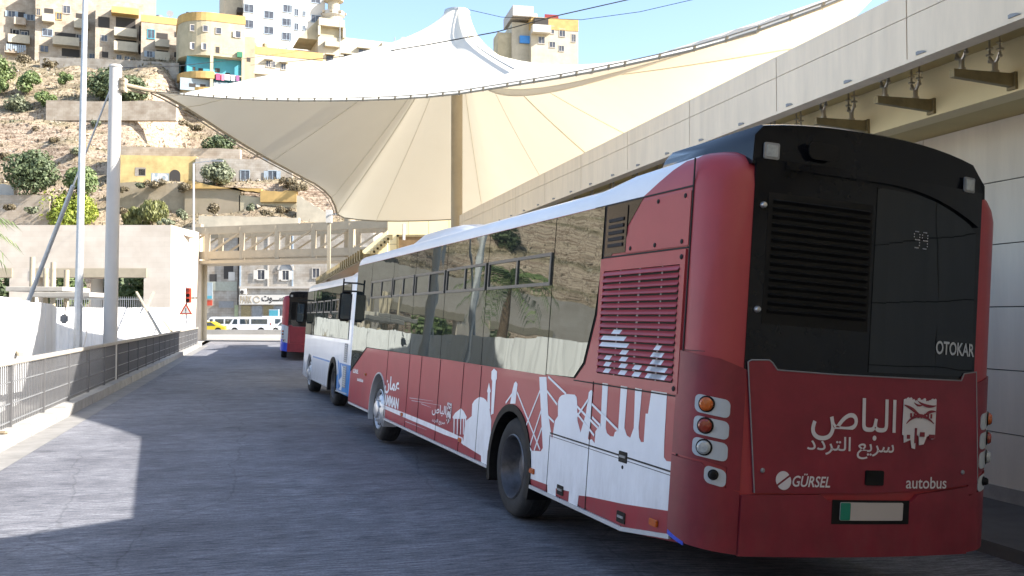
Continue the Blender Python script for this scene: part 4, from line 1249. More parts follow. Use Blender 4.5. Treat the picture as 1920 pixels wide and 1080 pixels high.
front_px = [(292,172,27),(345,178,26.3),(400,183,25.5),(450,186,24.8),(500,188,24),(560,189,23.1),(620,189,22.2),(680,188,21.2),(740,186,20.3),(800,182,19.4),(860,176,18.6),(905,169,17.9),(950,162,17.3),(1000,154,16.6),(1050,146,16),(1110,135,15.3),(1170,123,14.6),(1235,109,13.9),(1300,94,13.2),(1360,77,12.6),(1420,58,12.1),(1480,37,11.6),(1540,15,11.1),(1610,-14,10.6),(1680,-48,10.1)]
left_px = [(632,401,46.5),(628,386,45.4),(620,370,44.0),(608,357,42.3),(590,344,40.6),(566,332,38.8),(540,318,37),(510,302,35.4),(480,285,34),(450,267,32.6),(415,245,31.1),(380,222,29.8),(345,200,28.5),(315,183,27.6)]
F = [P(*q) for q in front_px]
Lf = [P(*q) for q in left_px]
Bc = F[-1]; Dc = L2W(11.0, 43.0, 6.5)
right = []
for i in range(1, 15):
    t = i/15
    q = L2W(6.6 + 4.4*min(1, t*2.6), 8.7 + 34.3*t, 5.55 + 0.6*t); right.append(q)
bottom = []
bpx = [(640,408),(665,411),(700,413),(740,414),(790,413.5),(840,412)]
Cc = Lf[0]
bot_world = [Dc] + [Dc.lerp(P(850, 411, 45.5), t) for t in (0.33, 0.66)] + [P(850, 411, 45.5), P(800, 413.5, 45.6), P(750, 414.5, 45.7), P(705, 414, 45.9), P(670, 411.5, 46.1), P(645, 408, 46.3)]
loop = F + right + bot_world + Lf
PEAK = P(857, 24, 33.0)
root_s, grid = sail('sail_canopy', 'large cream tensile sail with one peak spanning over the bus lane', loop, PEAK, 0.42, 5)
# seams, edge ropes, peak ring, inside mast
def rope(mb, pts, r): mb.tube(pts, r, 6)
nF = len(F)
mb = MB()
rope(mb, [p + Vector((0, 0, 0.0)) for p in F], 0.019)
rope(mb, [p + Vector((0.02, -0.05, 0.05)) for p in F], 0.010)
dense = []
for a, b in zip(F, F[1:]):
    m_ = max(1, round((b-a).length/0.55))
    for i in range(m_): dense.append(a.lerp(b, i/m_))
for p in dense: mb.bar(p + Vector((0, 0, -0.02)), p + Vector((0.02, -0.05, 0.06)), 0.04, 0.014)
mb.build('edge_cable', m_rope, root_s)
mb = MB()
band = []
for i in range(nF): band.append((F[i], F[i].lerp(grid[-3][i], 0.6) - Vector((0, 0, 0.02))))
lo = [Lf[0]] + Lf[1:] + [F[0]]
rope(mb, lo, 0.045); rope(mb, [p + Vector((-0.12, -0.05, -0.06)) for p in lo], 0.022)
rope(mb, bot_world + [Lf[0]], 0.04)
mb.build('edge_cable', m_rope, root_s)
mb = MB().lathe([(0.44, -0.10), (0.46, -0.03), (0.45, 0.06), (0.30, 0.10), (0.0, 0.11)], 20, 'z', PEAK); mb.build('peak_ring', m_steel, root_s, True)
base = Vector((PEAK.x, PEAK.y, 0)); MB().tube([base, PEAK], 0.20, 20).build('mast', m_beige, root_s, True)
def gp(i, j): return grid[min(j, len(grid)-1)][i % len(loop)]
# thick ridge cable on the inside, thin one on the outside
ir = nF + 14 + 9 ; mb = MB(); mb.tube([gp(ir, j) - Vector((0, 0, 0.06)) for j in range(0, 27)], 0.02, 6); mb.tube([gp(nF+7, j) - Vector((0, 0, 0.06)) for j in range(0, 27)], 0.02, 6); mb.build('ridge_cable', m_seamfab, root_s)
mb = MB(); mb.tube([gp(13, j) + Vector((0, -0.02, 0.04)) for j in range(0, 24)], 0.016, 6); mb.build('ridge_cable', m_grey, root_s)

# left mast with its clamp and stay
MX = P(206, 640, 26.4); 
ms = thing('canopy_mast', 'thick white round mast holding the pointed left corner of the sail', 'mast', (MX.x, MX.y, 0))
top = P(217, 126, 26.4)
lean = top.x - MX.x
MB().tube([(0, 0, 0), (lean, 0, top.z)], 0.19, 24, r2=0.165).build('pole', m_mast, ms, True)
MB().lathe([(0.19, 0), (0.15, 0.06), (0.0, 0.08)], 20, 'z', (lean, 0, top.z)).build('pole_cap', m_mast, ms, True)
MB().lathe([(0.34, 0.0), (0.34, 0.05), (0.20, 0.06)], 20, 'z', (0, 0, 0.02)).build('base_plate', m_steel, ms)
cl = MB(); A = F[0] - Vector((MX.x, MX.y, 0)); h = Vector((lean*0.97, 0, P(217, 158, 26.4).z))
cl.box(h.x+0.12, h.x+0.30, -0.10, 0.10, h.z-0.22, h.z+0.16); cl.tube([h + Vector((0.2, 0, 0)), A], 0.06, 8); cl.tube([h + Vector((0.2, 0, -0.12)), A + Vector((-0.3, 0, -0.05))], 0.04, 8)
for dz in (-0.15, 0.0, 0.12): cl.tube([h + Vector((0.25, -0.15, dz)), h + Vector((0.25, 0.15, dz))], 0.05, 8)
cl.build('cable_clamp', m_tan, ms, True)
st0 = Vector((lean*0.95-0.15, 0, P(200, 170, 26.4).z)); st1 = P(55, 560, 27.5) - Vector((MX.x, MX.y, 0))
st1 = st0 + (st1 - st0)*1.28
sy = MB().tube([st0, st0.lerp(st1, 0.35)], 0.025, 8); sy.tube([st0.lerp(st1, 0.35), st1], 0.06, 10); sy.build('stay', m_steel, ms, True)

# sail added unseen behind the viewer to shade the lower left of the road
B2 = [L2W(-14, -13, 8.5), L2W(-8, -5, 7.4), L2W(-1.2, -0.2, 7.0), L2W(5.3, 3.7, 7.0), L2W(8.7, 5.75, 7.0), L2W(12, 6.2, 6.6), L2W(12, -12, 6.5), L2W(12, -26, 6.5), L2W(-2, -24, 7.5)]
dens = []
for i in range(len(B2)):
    for t in (0, 0.34, 0.67): dens.append(B2[i].lerp(B2[(i+1) % len(B2)], t))
sail('sail_canopy', 'unseen cream sail added behind the viewer to shade the road', dens, L2W(2, -12, 12), 0.42, 3)

# ------------------------------------------------------------------ lamp posts, traffic light, warning sign
D0 = 24.0
b0 = P(145, 655, D0)
lp = thing('lamp_post', 'tall galvanised lamp post running out of the top of the picture', 'lamp post', (b0.x, b0.y, 0))
tp = P(160, -10, D0); ex = (tp - Vector((b0.x, b0.y, 0)))*1.12
MB().tube([(0, 0, 0), ex], 0.115, 8, r2=0.062).build('pole', m_steel, lp)
MB().lathe([(0.25, 0), (0.25, 0.04), (0.12, 0.05)], 16, 'z').build('base_plate', m_steel, lp)
mb = MB().tube([(0.10, -0.06, 2.3), (0.22, -0.05, 2.1), (0.24, -0.04, 1.5), (0.12, -0.05, 0.9), (0.10, -0.06, 0.7)], 0.014, 6); mb.build('loose_cable', m_mast, lp)
arm = MB().tube([ex, ex + Vector((0.5, 0, 0.5)), ex + Vector((2.0, 0.2, 0.7))], 0.05, 8); arm.build('arm', m_steel, lp)
bevel_mesh(MB().box(ex.x+1.7, ex.x+2.6, 0.05, 0.35, ex.z+0.62, ex.z+0.78).build('lamp_head', m_grey, lp), 0.04, 2)

D1 = 70.0
b1 = P(364, 600, D1)
lp2 = thing('street_lamp', 'slim white street lamp with short arm in front of the footbridge', 'street lamp', (b1.x, b1.y, 0))
t1 = P(363, 306, D1)
MB().tube([(0, 0, 0), (t1.x-b1.x, 0, t1.z)], 0.10, 10, r2=0.07).build('pole', m_mast, lp2, True)
q = P(400, 302, D1-3); MB().tube([(t1.x-b1.x, 0, t1.z), (q.x-b1.x, q.y-b1.y, q.z)], 0.045, 6).build('arm', m_mast, lp2)
MB().box(q.x-b1.x-0.1, q.x-b1.x+0.7, q.y-b1.y-0.12, q.y-b1.y+0.12, q.z-0.05, q.z+0.08).build('lamp_head', m_grey, lp2)

D2 = 60.0
b2 = P(349, 640, D2)
tl = thing('traffic_light', 'red cased traffic light on a thin pole with warning triangle below', 'traffic light', (b2.x, b2.y, 0))
zt = P(349, 540, D2).z; zb = P(349, 568, D2).z; X = P(354, 555, D2).x - b2.x
MB().tube([(0, 0, 0), (0, 0, zt+0.1)], 0.05, 8).build('pole', m_steel, tl)
cs = bevel_mesh(MB().box(X-0.17, X+0.17, -0.16, 0.06, zb, zt).build('signal_case', m_sred, tl), 0.04, 2)
for i in range(3):
    zc = zb + (zt-zb)*(i+0.5)/3
    MB().lathe([(0.0, -0.20), (0.11, -0.185), (0.11, -0.155)], 14, 'y', (X, 0, zc)).build('signal_lens', m_redlens if i == 2 else m_matblack, cs)
    MB().box(X-0.13, X+0.13, -0.30, -0.16, zc+0.11, zc+0.135).build('visor', m_sred, cs)
MB().box(X+0.2, X+0.5, -0.05, 0.05, (zb+zt)/2-0.2, (zb+zt)/2-0.12).build('side_bracket', m_matblack, tl)
sx = P(349, 580, D2); s_ = 0.42; zc = sx.z
tr = MB().prism([(-s_, zc-0.33), (s_, zc-0.33), (0, zc+0.40)], XZ, -0.11, -0.08).build('warning_triangle', m_sred, tl)
MB().prism([(-s_*0.62, zc-0.24), (s_*0.62, zc-0.24), (0, zc+0.20)], XZ, -0.116, -0.111).build('triangle_face', m_whitewall, tr)
ex_ = MB().box(-0.025, 0.025, -0.121, -0.117, zc-0.13, zc+0.09); ex_.box(-0.025, 0.025, -0.121, -0.117, zc-0.21, zc-0.16); ex_.build('triangle_mark', m_matblack, tr)

# ------------------------------------------------------------------ hoarding on the left
hd = thing('hoarding', 'long white site hoarding of upright sheets behind the railing', 'hoarding')
hp = [L2W(-4.75, -8), P(0, 600, 19), P(98, 600, 26), P(99, 600, 28), P(106, 600, 37.0), P(322, 600, 51)]
HT = [2.4, 2.35, 2.27, 2.27, 2.32, 2.47]
for i in range(len(hp)-1):
    a = Vector((hp[i].x, hp[i].y, 0)); b = Vector((hp[i+1].x, hp[i+1].y, 0)); L_ = (b-a).length; d = (b-a)/L_; nn = Vector((d.y, -d.x, 0))
    n = max(1, int(L_/1.1))
    for j in range(n):
        p = a + d*(L_*j/n); q = a + d*(L_*(j+1)/n); h0 = HT[i] + (HT[i+1]-HT[i])*j/n
        mb = MB(); m_ = 6; pts = []
        for k in range(m_+1):
            base = p.lerp(q, 0.006 + 0.988*k/m_) + nn*(0.012 if k % 2 else -0.012) + nn*(0.012 if j % 2 else 0)
            pts.append(base)
        vs = [(v.x, v.y, 0.02) for v in pts] + [(v.x, v.y, h0 + 0.02*math.sin(j*1.7)) for v in pts]
        vs += [(v.x - nn.x*0.02, v.y - nn.y*0.02, z) for v, z in [(v, 0.02) for v in pts] + [(v, h0 + 0.02*math.sin(j*1.7)) for v in pts]]
        K = m_+1
        fs = [(k, k+1, K+k+1, K+k) for k in range(m_)] + [(2*K+k+1, 2*K+k, 3*K+k, 3*K+k+1) for k in range(m_)] + [(K+k, K+k+1, 3*K+k+1, 3*K+k) for k in range(m_)]
        fs += [(0, K, 3*K, 2*K), (K-1, 3*K-1, 4*K-1, 2*K-1)]
        mb.add(vs, fs); mb.build('sheet', m_hoard, hd)
for (x0, y0, D_0), (x1, y1, D_1) in (((256, 548, 45), (303, 630, 40)), ((288, 548, 47.5), (274, 580, 46)), ((306, 600, 48.5), (322, 622, 47.5)), ((0, 640, 22), (40, 665, 20.5))):
    bo = MB().bar(P(x0, y0, D_0), P(x1, y1, D_1), 0.09, 0.09).build('brace_pole', m_beige)
    tag(bo, {256: 'long wooden prop leaning on the hoarding by the gate wall', 288: 'short wooden prop crossing the long one at the hoarding', 306: 'thin prop at the far end of the hoarding', 0: 'pale pole lying against the foot of the hoarding at the left edge'}[x0], 'prop')
hb = thing('hanging_bag', 'dark bag hanging on a cord over the shaded hoarding', 'bag', P(122, 600, 36.6))
z0 = P(122, 600, 36.6).z
MB().tube([(0, 0.1, P(122, 572, 36).z-z0+0.15), (0.02, -0.08, P(122, 590, 36).z-z0), (0, -0.08, 0.1)], 0.02, 6).build('cord', m_matblack, hb)
bevel_mesh(MB().box(-0.13, 0.15, -0.2, 0.0, -0.13, 0.22).build('pouch', m_grey, hb), 0.06, 2)

# ------------------------------------------------------------------ stone gate building on the left
DS = 66.0
gb = thing('gate_building', 'pale ashlar gate building with wide openings under brown lintels', 'building')
def Xd(px, D): return (px-960)/FPX*D/1.0
def Zd(py, D): return P(960, py, D).z
xr = P(320, 500, DS).x; zt = Zd(422, DS); zl0 = Zd(520, DS); zl1 = Zd(503, DS)
op = [(P(68, 500, DS).x, P(270, 500, DS).x), (P(-190, 500, DS).x, P(18, 500, DS).x), (P(-480, 500, DS).x, P(-280, 500, DS).x)]
TH = 1.2
mb = MB()
xs_ = sorted([v for o_ in op for v in o_] + [xr, xr-46])
mb.box(xr-46, xr, DS, DS+TH, zl1, zt)
solid = [(xs_[i], xs_[i+1]) for i in range(0, len(xs_), 2)]
for x0, x1 in solid: mb.box(x0, x1, DS, DS+TH, 0, zl1-0.001)
mb.build('wall', m_stone, gb)
for x0, x1 in op:
    MB().box(x0-0.25, x1+0.2, DS-0.07, DS+TH-0.1, zl0, zl1).build('lintel', m_beige, gb)
sd = MB(); q = P(378, 500, 80)
sd.add([(xr, DS+TH, 0), (q.x, 80, 0), (q.x, 80, Zd(437, 80)), (xr, DS+TH, zt), (xr-0.8, DS+TH, 0), (q.x-0.8, 80, 0), (q.x-0.8, 80, Zd(437, 80)), (xr-0.8, DS+TH, zt)], [(0,1,2,3),(5,4,7,6),(3,2,6,7),(1,5,6,2),(4,0,3,7)])
sd.build('side_wall', m_stone, gb)
MB().box(xr-46, xr-0.5, DS+TH+0.002, DS+7, zt-0.35, zt-0.05).build('roof', m_stone, gb)
cx = P(182, 550, DS+2.5); MB().lathe([(0.42, 0), (0.42, zl0)], 24, 'z', (cx.x, cx.y, 0)).build('column', m_whitewall, gb, True)
gt = thing('gate_fence', 'pale metal picket fence inside the gate opening', 'fence', (0, 0, 0))
x0 = P(95, 560, DS+0.5).x; x1 = P(272, 560, DS+0.5).x
for z in (Zd(556, DS)-0.2, 1.2): MB().box(x0, x1, DS+0.5, DS+0.54, z, z+0.06).build('rail', m_mast, gt)
n = 46
me = MB().box(-0.02, 0.02, 0, 0.03, 0, Zd(556, DS)).mesh('picket', m_mast)
for i in range(n):
    o = link('picket', me, gt); o.location = (x0 + (x1-x0)*i/(n-1), DS+0.545, 0)

# bus shelter roofs in front of the gate building
sh = thing('bus_shelter', 'grey flat roofed shelter on beige posts behind the hoarding', 'shelter')
DH = 46.0
for (xa, ya, xb, yb, dd) in ((10, 546, 118, 537, 0.0), (60, 557, 168, 551, -3.0)):
    a = P(xa, ya, DH+dd); b = P(xb, yb, DH+dd)
    bevel_mesh(MB().box(a.x, b.x, DH+dd, DH+dd+3.0, a.z, a.z+0.22).build('roof_slab', m_railtop, sh), 0.02, 1)
for px, dd in ((61, 1), (100, 1), (125, 2), (86, 1.5)):
    q = P(px, {61: 482, 100: 492, 125: 506, 86: 503}[px], DH+dd); MB().tube([(q.x, q.y, 0), (q.x, q.y, q.z)], 0.13, 10).build('post', m_beige, sh, True)

# ------------------------------------------------------------------ footbridge
fb = thing('footbridge', 'beige steel truss footbridge crossing the lane on round columns', 'footbridge')
pa = P(322, 490, 79.5); pb = P(735, 482, 73.0)
def bridge_truss(off, lab):
    a = Vector((pa.x, pa.y + off, 0)); b = Vector((pb.x, pb.y + off, 0)); L_ = (b-a).length; d = (b-a)/L_
    zb0, zb1 = P(322, 490, 79.5).z, P(735, 480, 73).z; zt0, zt1 = P(322, 431, 79.5).z, P(735, 415, 73).z
    at = lambda t, h: Vector((a.x + (b.x-a.x)*t, a.y + (b.y-a.y)*t, (zb0 + (zb1-zb0)*t)*(1-h) + (zt0 + (zt1-zt0)*t)*h))
    tr = MB().bar(at(0, 0.93), at(1, 0.93), 0.30, 0.62).build('top_chord', m_beige, fb)
    MB().bar(at(0, 0.16), at(1, 0.16), 0.30, 0.62).build('bottom_chord', m_beige, fb)
    n = 6
    for i in range(n+1):
        t = 0.01 + 0.98*i/n
        MB().bar(at(t, 0.0), at(t, 1.0), 0.36, 0.36, up=(0, 1, 0)).build('truss_post', m_beige, fb)
        if i < n:
            t2 = 0.01 + 0.98*(i+1)/n
            MB().bar(at(t+0.01, 0.22), at(t2-0.01, 0.84), 0.14, 0.22, up=(0, 1, 0)).build('diagonal', m_beige, fb)
    return at
at0 = bridge_truss(0.0, 'near'); at1 = bridge_truss(3.6, 'far')
dk = MB(); 
q = [at0(0, -0.01), at0(1, -0.01), at1(1, -0.01), at1(0, -0.01)]
q[0].y -= 0.35; q[1].y -= 0.35
dk.add([*q, *[p - Vector((0, 0, 0.25)) for p in q]], [(0, 1, 2, 3), (7, 6, 5, 4), (0, 4, 5, 1), (1, 5, 6, 2), (2, 6, 7, 3), (3, 7, 4, 0)])
dk.build('deck', m_beige, fb)
for px, D_ in ((382, 80.5), (655, 75.5), (735, 74.5)):
    q = P(px, 600, D_); MB().tube([(q.x, q.y, 0), (q.x, q.y, 11.0 if px == 655 else 9.6)], 0.26 if px == 382 else 0.45, 16).build('column', m_beige, fb, True)
q = P(372, 600, 80); MB().box(q.x-0.5, q.x+0.25, 79.6, 80.4, 0, 9.8).build('pylon', m_beige, fb)
pl = P(617, 400, 60); 
py_ = thing('anchor_post', 'slim beige post with white block tying down the low far corner of the sail', 'post', (pl.x, pl.y, 0))
MB().box(-0.10, 0.10, -0.10, 0.10, 0, P(617, 418, 60).z).build('post', m_beige, py_)
MB().box(-0.17, 0.17, -0.17, 0.17, P(617, 418, 60).z, P(617, 394, 60).z).build('anchor_block', m_whitewall, py_)
MB().tube([(0, 0, P(617, 404, 60).z), tuple(Lf[0] - Vector((pl.x, pl.y, 0)))], 0.05, 6).build('tie_rod', m_steel, py_)

# ------------------------------------------------------------------ hillside
PROF = [(118, -0.6), (129.5, -0.5), (131, 10.0), (132.5, 13.8), (134, 15.2), (136.5, 17.5), (138, 21.4), (143, 22.6), (145.5, 27.5), (149, 33.0), (151.5, 36.0), (155, 38.0), (160, 42.5), (167, 47.0), (171, 48.8), (180, 50.0), (200, 52.0), (260, 53.0), (340, 50.0)]
def hill_z(x, D):
    for (d0, z0), (d1, z1) in zip(PROF, PROF[1:]):
        if d0 <= D <= d1:
            z = z0 + (z1-z0)*(D-d0)/(d1-d0); break
    else: z = PROF[-1][1] if D > 200 else PROF[0][1]
    return z
from mathutils import noise as mnoise
hm = MB(); NX, xs0, xs1 = 300, -230.0, 150.0
Ds = []
d = 118.0
while d < 340: Ds.append(d); d += 0.5 if d < 172 else 4.0
vs = []
for D in Ds:
    for i in range(NX+1):
        x = xs0 + (xs1-xs0)*i/NX
        amp = 1.0 if 124 < D < 172 else 0.3
        dz = mnoise.fractal(Vector((x*0.05, D*0.10, 3.1)), 0.9, 2.0, 6)*1.1*amp + mnoise.noise(Vector((x*0.5, D*0.9, 1.0)))*0.28*amp
        cliff = 1.0 if 143 < D < 152 else 0.25
        dz += cliff*0.5*math.sin(D*3.4 + mnoise.noise(Vector((x*0.08, 0, 0)))*5)
        dD = mnoise.noise(Vector((x*0.09, D*0.3, 9.0)))*1.6*amp
        t = min(1, max(0, (x + 62)/7.0)); t = t*t*(3-2*t)
        De = D + dD
        if De > 146: De = max(146, De - 11*t*min(1, (De-146)/8))
        z = hill_z(x, De)
        if 143 < De < 152 or x < -70:                     # ledges of the rock
            q = z/2.3 + 0.35*mnoise.noise(Vector((x*0.06, z*0.2, 4.0))); fr = q - math.floor(q)
            z += (fr*fr*fr - fr)*1.5*(1.0 if 143 < De < 152 else 0.5)
        z += dz
        # the ridge sinks away to the right, and turns towards the viewer on the far left
        vs.append((x, D - max(0, -x-95)*0.55, z))
fs = [(j*(NX+1)+i, j*(NX+1)+i+1, (j+1)*(NX+1)+i+1, (j+1)*(NX+1)+i) for j in range(len(Ds)-1) for i in range(NX)]
hm.add(vs, fs)
def hill_mat():
    m = bpy.data.materials.new('rocky_hillside'); m.use_nodes = True
    nt = m.node_tree; b = nt.nodes['Principled BSDF']; b.inputs['Roughness'].default_value = 0.95; b.inputs['Specular IOR Level'].default_value = 0.1
    tc = nt.nodes.new('ShaderNodeTexCoord')
    def noise(sc3, sc_, det=8, rough=0.65):
        mp = nt.nodes.new('ShaderNodeMapping'); mp.inputs['Scale'].default_value = sc3; nt.links.new(tc.outputs['Object'], mp.inputs[0])
        n = nt.nodes.new('ShaderNodeTexNoise'); n.inputs['Scale'].default_value = sc_; n.inputs['Detail'].default_value = det; n.inputs['Roughness'].default_value = rough
        nt.links.new(mp.outputs[0], n.inputs['Vector']); return n.outputs[0]
    def ramp(src, els):
        r = nt.nodes.new('ShaderNodeValToRGB')
        while len(r.color_ramp.elements) < len(els): r.color_ramp.elements.new(0.5)
        for e, (p, c) in zip(r.color_ramp.elements, els): e.position = p; e.color = (*c, 1)
        nt.links.new(src, r.inputs[0]); return r.outputs[0]
    strata = ramp(noise((0.14, 0.14, 1.5), 1.3, 10, 0.72), [(0.30, (0.16, 0.115, 0.085)), (0.43, (0.34, 0.255, 0.19)), (0.53, (0.52, 0.43, 0.335)), (0.64, (0.28, 0.195, 0.14))])
    grass = ramp(noise((1, 1, 1.6), 0.33, 10, 0.72), [(0.36, (0.44, 0.375, 0.27)), (0.48, (0.36, 0.295, 0.20)), (0.57, (0.21, 0.18, 0.115)), (0.68, (0.52, 0.465, 0.37))])
    geo = nt.nodes.new('ShaderNodeNewGeometry'); sp = nt.nodes.new('ShaderNodeSeparateXYZ'); nt.links.new(geo.outputs['Normal'], sp.inputs[0])
    mr = nt.nodes.new('ShaderNodeMapRange'); mr.inputs['From Min'].default_value = 0.45; mr.inputs['From Max'].default_value = 0.75; nt.links.new(sp.outputs[2], mr.inputs[0])
    mx = nt.nodes.new('ShaderNodeMixRGB'); nt.links.new(mr.outputs[0], mx.inputs[0]); nt.links.new(strata, mx.inputs[1]); nt.links.new(grass, mx.inputs[2])
    pebble = ramp(noise((1, 1, 1), 2.6, 6), [(0.36, (0.38, 0.35, 0.33)), (0.52, (1, 1, 1))])
    mu = nt.nodes.new('ShaderNodeMixRGB'); mu.blend_type = 'MULTIPLY'; mu.inputs[0].default_value = 1; nt.links.new(mx.outputs[0], mu.inputs[1]); nt.links.new(pebble, mu.inputs[2])
    nt.links.new(mu.outputs[0], b.inputs['Base Color'])
    bp = nt.nodes.new('ShaderNodeBump'); bp.inputs['Strength'].default_value = 0.9; bp.inputs['Distance'].default_value = 0.5
    nt.links.new(noise((0.5, 0.5, 1.8), 1.5, 9, 0.7), bp.inputs['Height']); nt.links.new(bp.outputs[0], b.inputs['Normal'])
    return m
HV = list(vs)
m_hill = hill_mat()
struct('hillside', hm, m_hill, 'full')
# hillside added behind the viewer: it blocks low sky to darken the bus tail
hb_ = MB(); vs = []
for j in range(25):
    for i in range(61):
        x = -200 + 400*i/60; t = j/24
        vs.append((x, -38 - 110*t, -1 + 46*t**0.8 + 3.0*mnoise.fractal(Vector((x*0.03, t*3, 5)), 0.9, 2.0, 5)*min(1, t*4)))
hb_.add(vs, [(j*61+i, j*61+i+1, (j+1)*61+i+1, (j+1)*61+i) for j in range(24) for i in range(60)])
struct('hillside', hb_, m_hill, 'full')
# loose rock and tufts of dry grass all over the slope
rk = MB(); tf = MB(); r3 = random.Random(5)
cand = [v for v in HV if -125 < v[0] < -8 and v[2] > 13 and v[1] < 172]
for i in range(1500):
    v = Vector(r3.choice(cand)); s_ = 0.10 + 0.55*r3.random()**3
    ax = [Vector((r3.uniform(-1, 1), r3.uniform(-1, 1), r3.uniform(-1, 1))).normalized()*s_*r3.uniform(0.6, 1.3) for _ in range(8)]
    q = [v + Vector(((k & 1)*2-1, ((k >> 1) & 1)*2-1, ((k >> 2) & 1)*1.2-0.5))*s_*0.5 + ax[k]*0.35 for k in range(8)]
    rk.add(q, [(0, 2, 3, 1), (4, 5, 7, 6), (0, 1, 5, 4), (1, 3, 7, 5), (3, 2, 6, 7), (2, 0, 4, 6)])
m_rock = mat('loose_limestone', (0.46, 0.40, 0.32), 0.95, c2=(0.28, 0.22, 0.165), scale=0.6, noise=0.2, bump=0.3, bscale=6)
tag(rk.build('rubble', m_rock), 'loose pale rocks strewn over the hillside', 'rubble', kind='stuff')
for i in range(5200):
    v = Vector(r3.choice(cand)) + Vector((r3.uniform(-.4, .4), r3.uniform(-.3, .3), 0))
    for k in range(4):
        a = r3.uniform(0, 6.28); h = r3.uniform(0.25, 0.7); w = 0.05; d = Vector((math.cos(a), math.sin(a), 0))
        tip = v + d*h*0.6*r3.random() + Vector((0, 0, h)); b = d.cross(Vector((0, 0, 1)))*w*1.6
        tf.add([v - b, v + b, tip], [(0, 1, 2)])
tag(tf.build('dry_grass', m_leaf_dry, fix=False), 'tufts of dry grass over the hillside', 'grass', kind='stuff')

# ------------------------------------------------------------------ houses
def face(root, x1, W, deg):
    """turn a house front towards the sunny side, keeping its right end where the photograph has it"""
    a = R(deg); o = root.location; t1 = (x1 - 960)/FPX
    t = (t1*o.y - o.x)/(math.cos(a) - t1*math.sin(a))
    root.rotation_euler = (0, 0, a); root.scale = (t/W, 1, 1)
class House:
    """a box house standing where pixels x0..x1, ytop..ybase of the photograph lie at distance D"""
    def __init__(s, name, label, cat, x0, x1, yt, yb, D, m, depth=12, sink=3.0, group=None, top=None, topm=None, turn=22):
        s.x0, s.yb, s.D = x0, yb, D
        o = P(x0, yb, D); s.k = D/FPX; s.o = o
        s.root = thing(name, label, cat, o, 0, group)
        s.W = (x1-x0)*s.k*1.0; s.H = (yb-yt)*s.k; s.dep = depth; s.m = m
        face(s.root, x1, s.W, turn)
        mb = MB().box(0, s.W, 0, depth, -sink, s.H); s.wall = mb.build('wall', m, s.root)
        if top: s.parapet(top, topm)
    def X(s, px): return (px - s.x0)*s.k
    def Z(s, py): return (s.yb - py)*s.k
    def parapet(s, py, m):
        MB().box(-0.06, s.W+0.06, -0.08, s.dep+0.06, s.Z(py), s.H+0.02).build('parapet', m, s.root)
    def win(s, cx, cy, w, h, style='window', m=None, y=0.0):
        x, z, w, h = s.X(cx), s.Z(cy), w*s.k, h*s.k
        f = MB(); t = 0.11
        a0, a1, b0, b1 = x-w/2, x+w/2, z-h/2, z+h/2
        if style == 'hole':
            return MB().box(a0, a1, y-0.025, y-0.002, b0, b1).build('opening', m or m_dark, s.root)
        f.box(a0-t, a1+t, y-0.12, y-0.002, b0-0.14, b0); f.box(a0-t, a1+t, y-0.09, y-0.002, b1, b1+t)
        f.box(a0-t, a0, y-0.07, y-0.002, b0, b1); f.box(a1, a1+t, y-0.07, y-0.002, b0, b1)
        f.box(x-0.035, x+0.035, y-0.055, y-0.02, b0, b1)
        fo = f.build('window', m or m_frame, s.root)
        MB().box(a0, a1, y-0.03, y-0.002, b0, b1).build('pane', m_pane, fo)
        if style == 'shutters':
            MB().box(a0-w*0.55, a0-0.02, y-0.16, y-0.122, b0, b1).build('shutter', m_shut if m is None else m, fo)
            MB().box(a1+0.02, a1+w*0.55, y-0.16, y-0.122, b0, b1).build('shutter', m_shut if m is None else m, fo)
        if style == 'hood':
            MB().box(a0-0.35, a1+0.35, y-0.75, y-0.002, b1+t+0.01, b1+t+0.16).build('hood', s.m, fo)
        return fo
    def balcony(s, xa, xb, yt, yb_, out=1.2, m=None, hole=True, holey=None):
        a, b, zt, zb = s.X(xa), s.X(xb), s.Z(yt), s.Z(yb_)
        mb = MB().box(a, b, -out, -0.002, zb-0.18, zb); mb.box(a, b, -out, -out+0.12, zb+0.001, zt); mb.box(a, a+0.12, -out+0.121, -0.002, zb+0.001, zt); mb.box(b-0.12, b, -out+0.121, -0.002, zb+0.001, zt)
        bo = mb.build('balcony', m or s.m, s.root)
        if hole:
            zt2 = s.Z(holey) if holey is not None else zt+1.3
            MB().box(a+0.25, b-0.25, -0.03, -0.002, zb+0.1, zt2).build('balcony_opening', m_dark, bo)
        return bo
    def tank(s, px, w=1.4, h=1.1, m=None, y=3):
        x = s.X(px); mb = MB(); mb.lathe([(w/2, 0.35), (w/2, 0.35+h), (w*0.2, 0.5+h), (0, 0.52+h)], 14, 'z', (x, y, s.H))
        for i in (-1, 1): mb.box(x-w*0.4, x+w*0.4, y+i*0.3-0.05, y+i*0.3+0.05, s.H+0.03, s.H+0.36)
        mb.build('water_tank', m or m_grey, s.root, True)
    def dish(s, px, r=0.6, y=1):
        x = s.X(px); mb = MB().tube([(x, y, s.H), (x, y, s.H+0.9)], 0.05, 6)
        mb.lathe([(r, 0), (r*0.7, 0.14), (0.0, 0.22)], 16, 'y', (x, y-0.3, s.H+1.0)); mb.build('satellite_dish', m_grey, s.root, True)

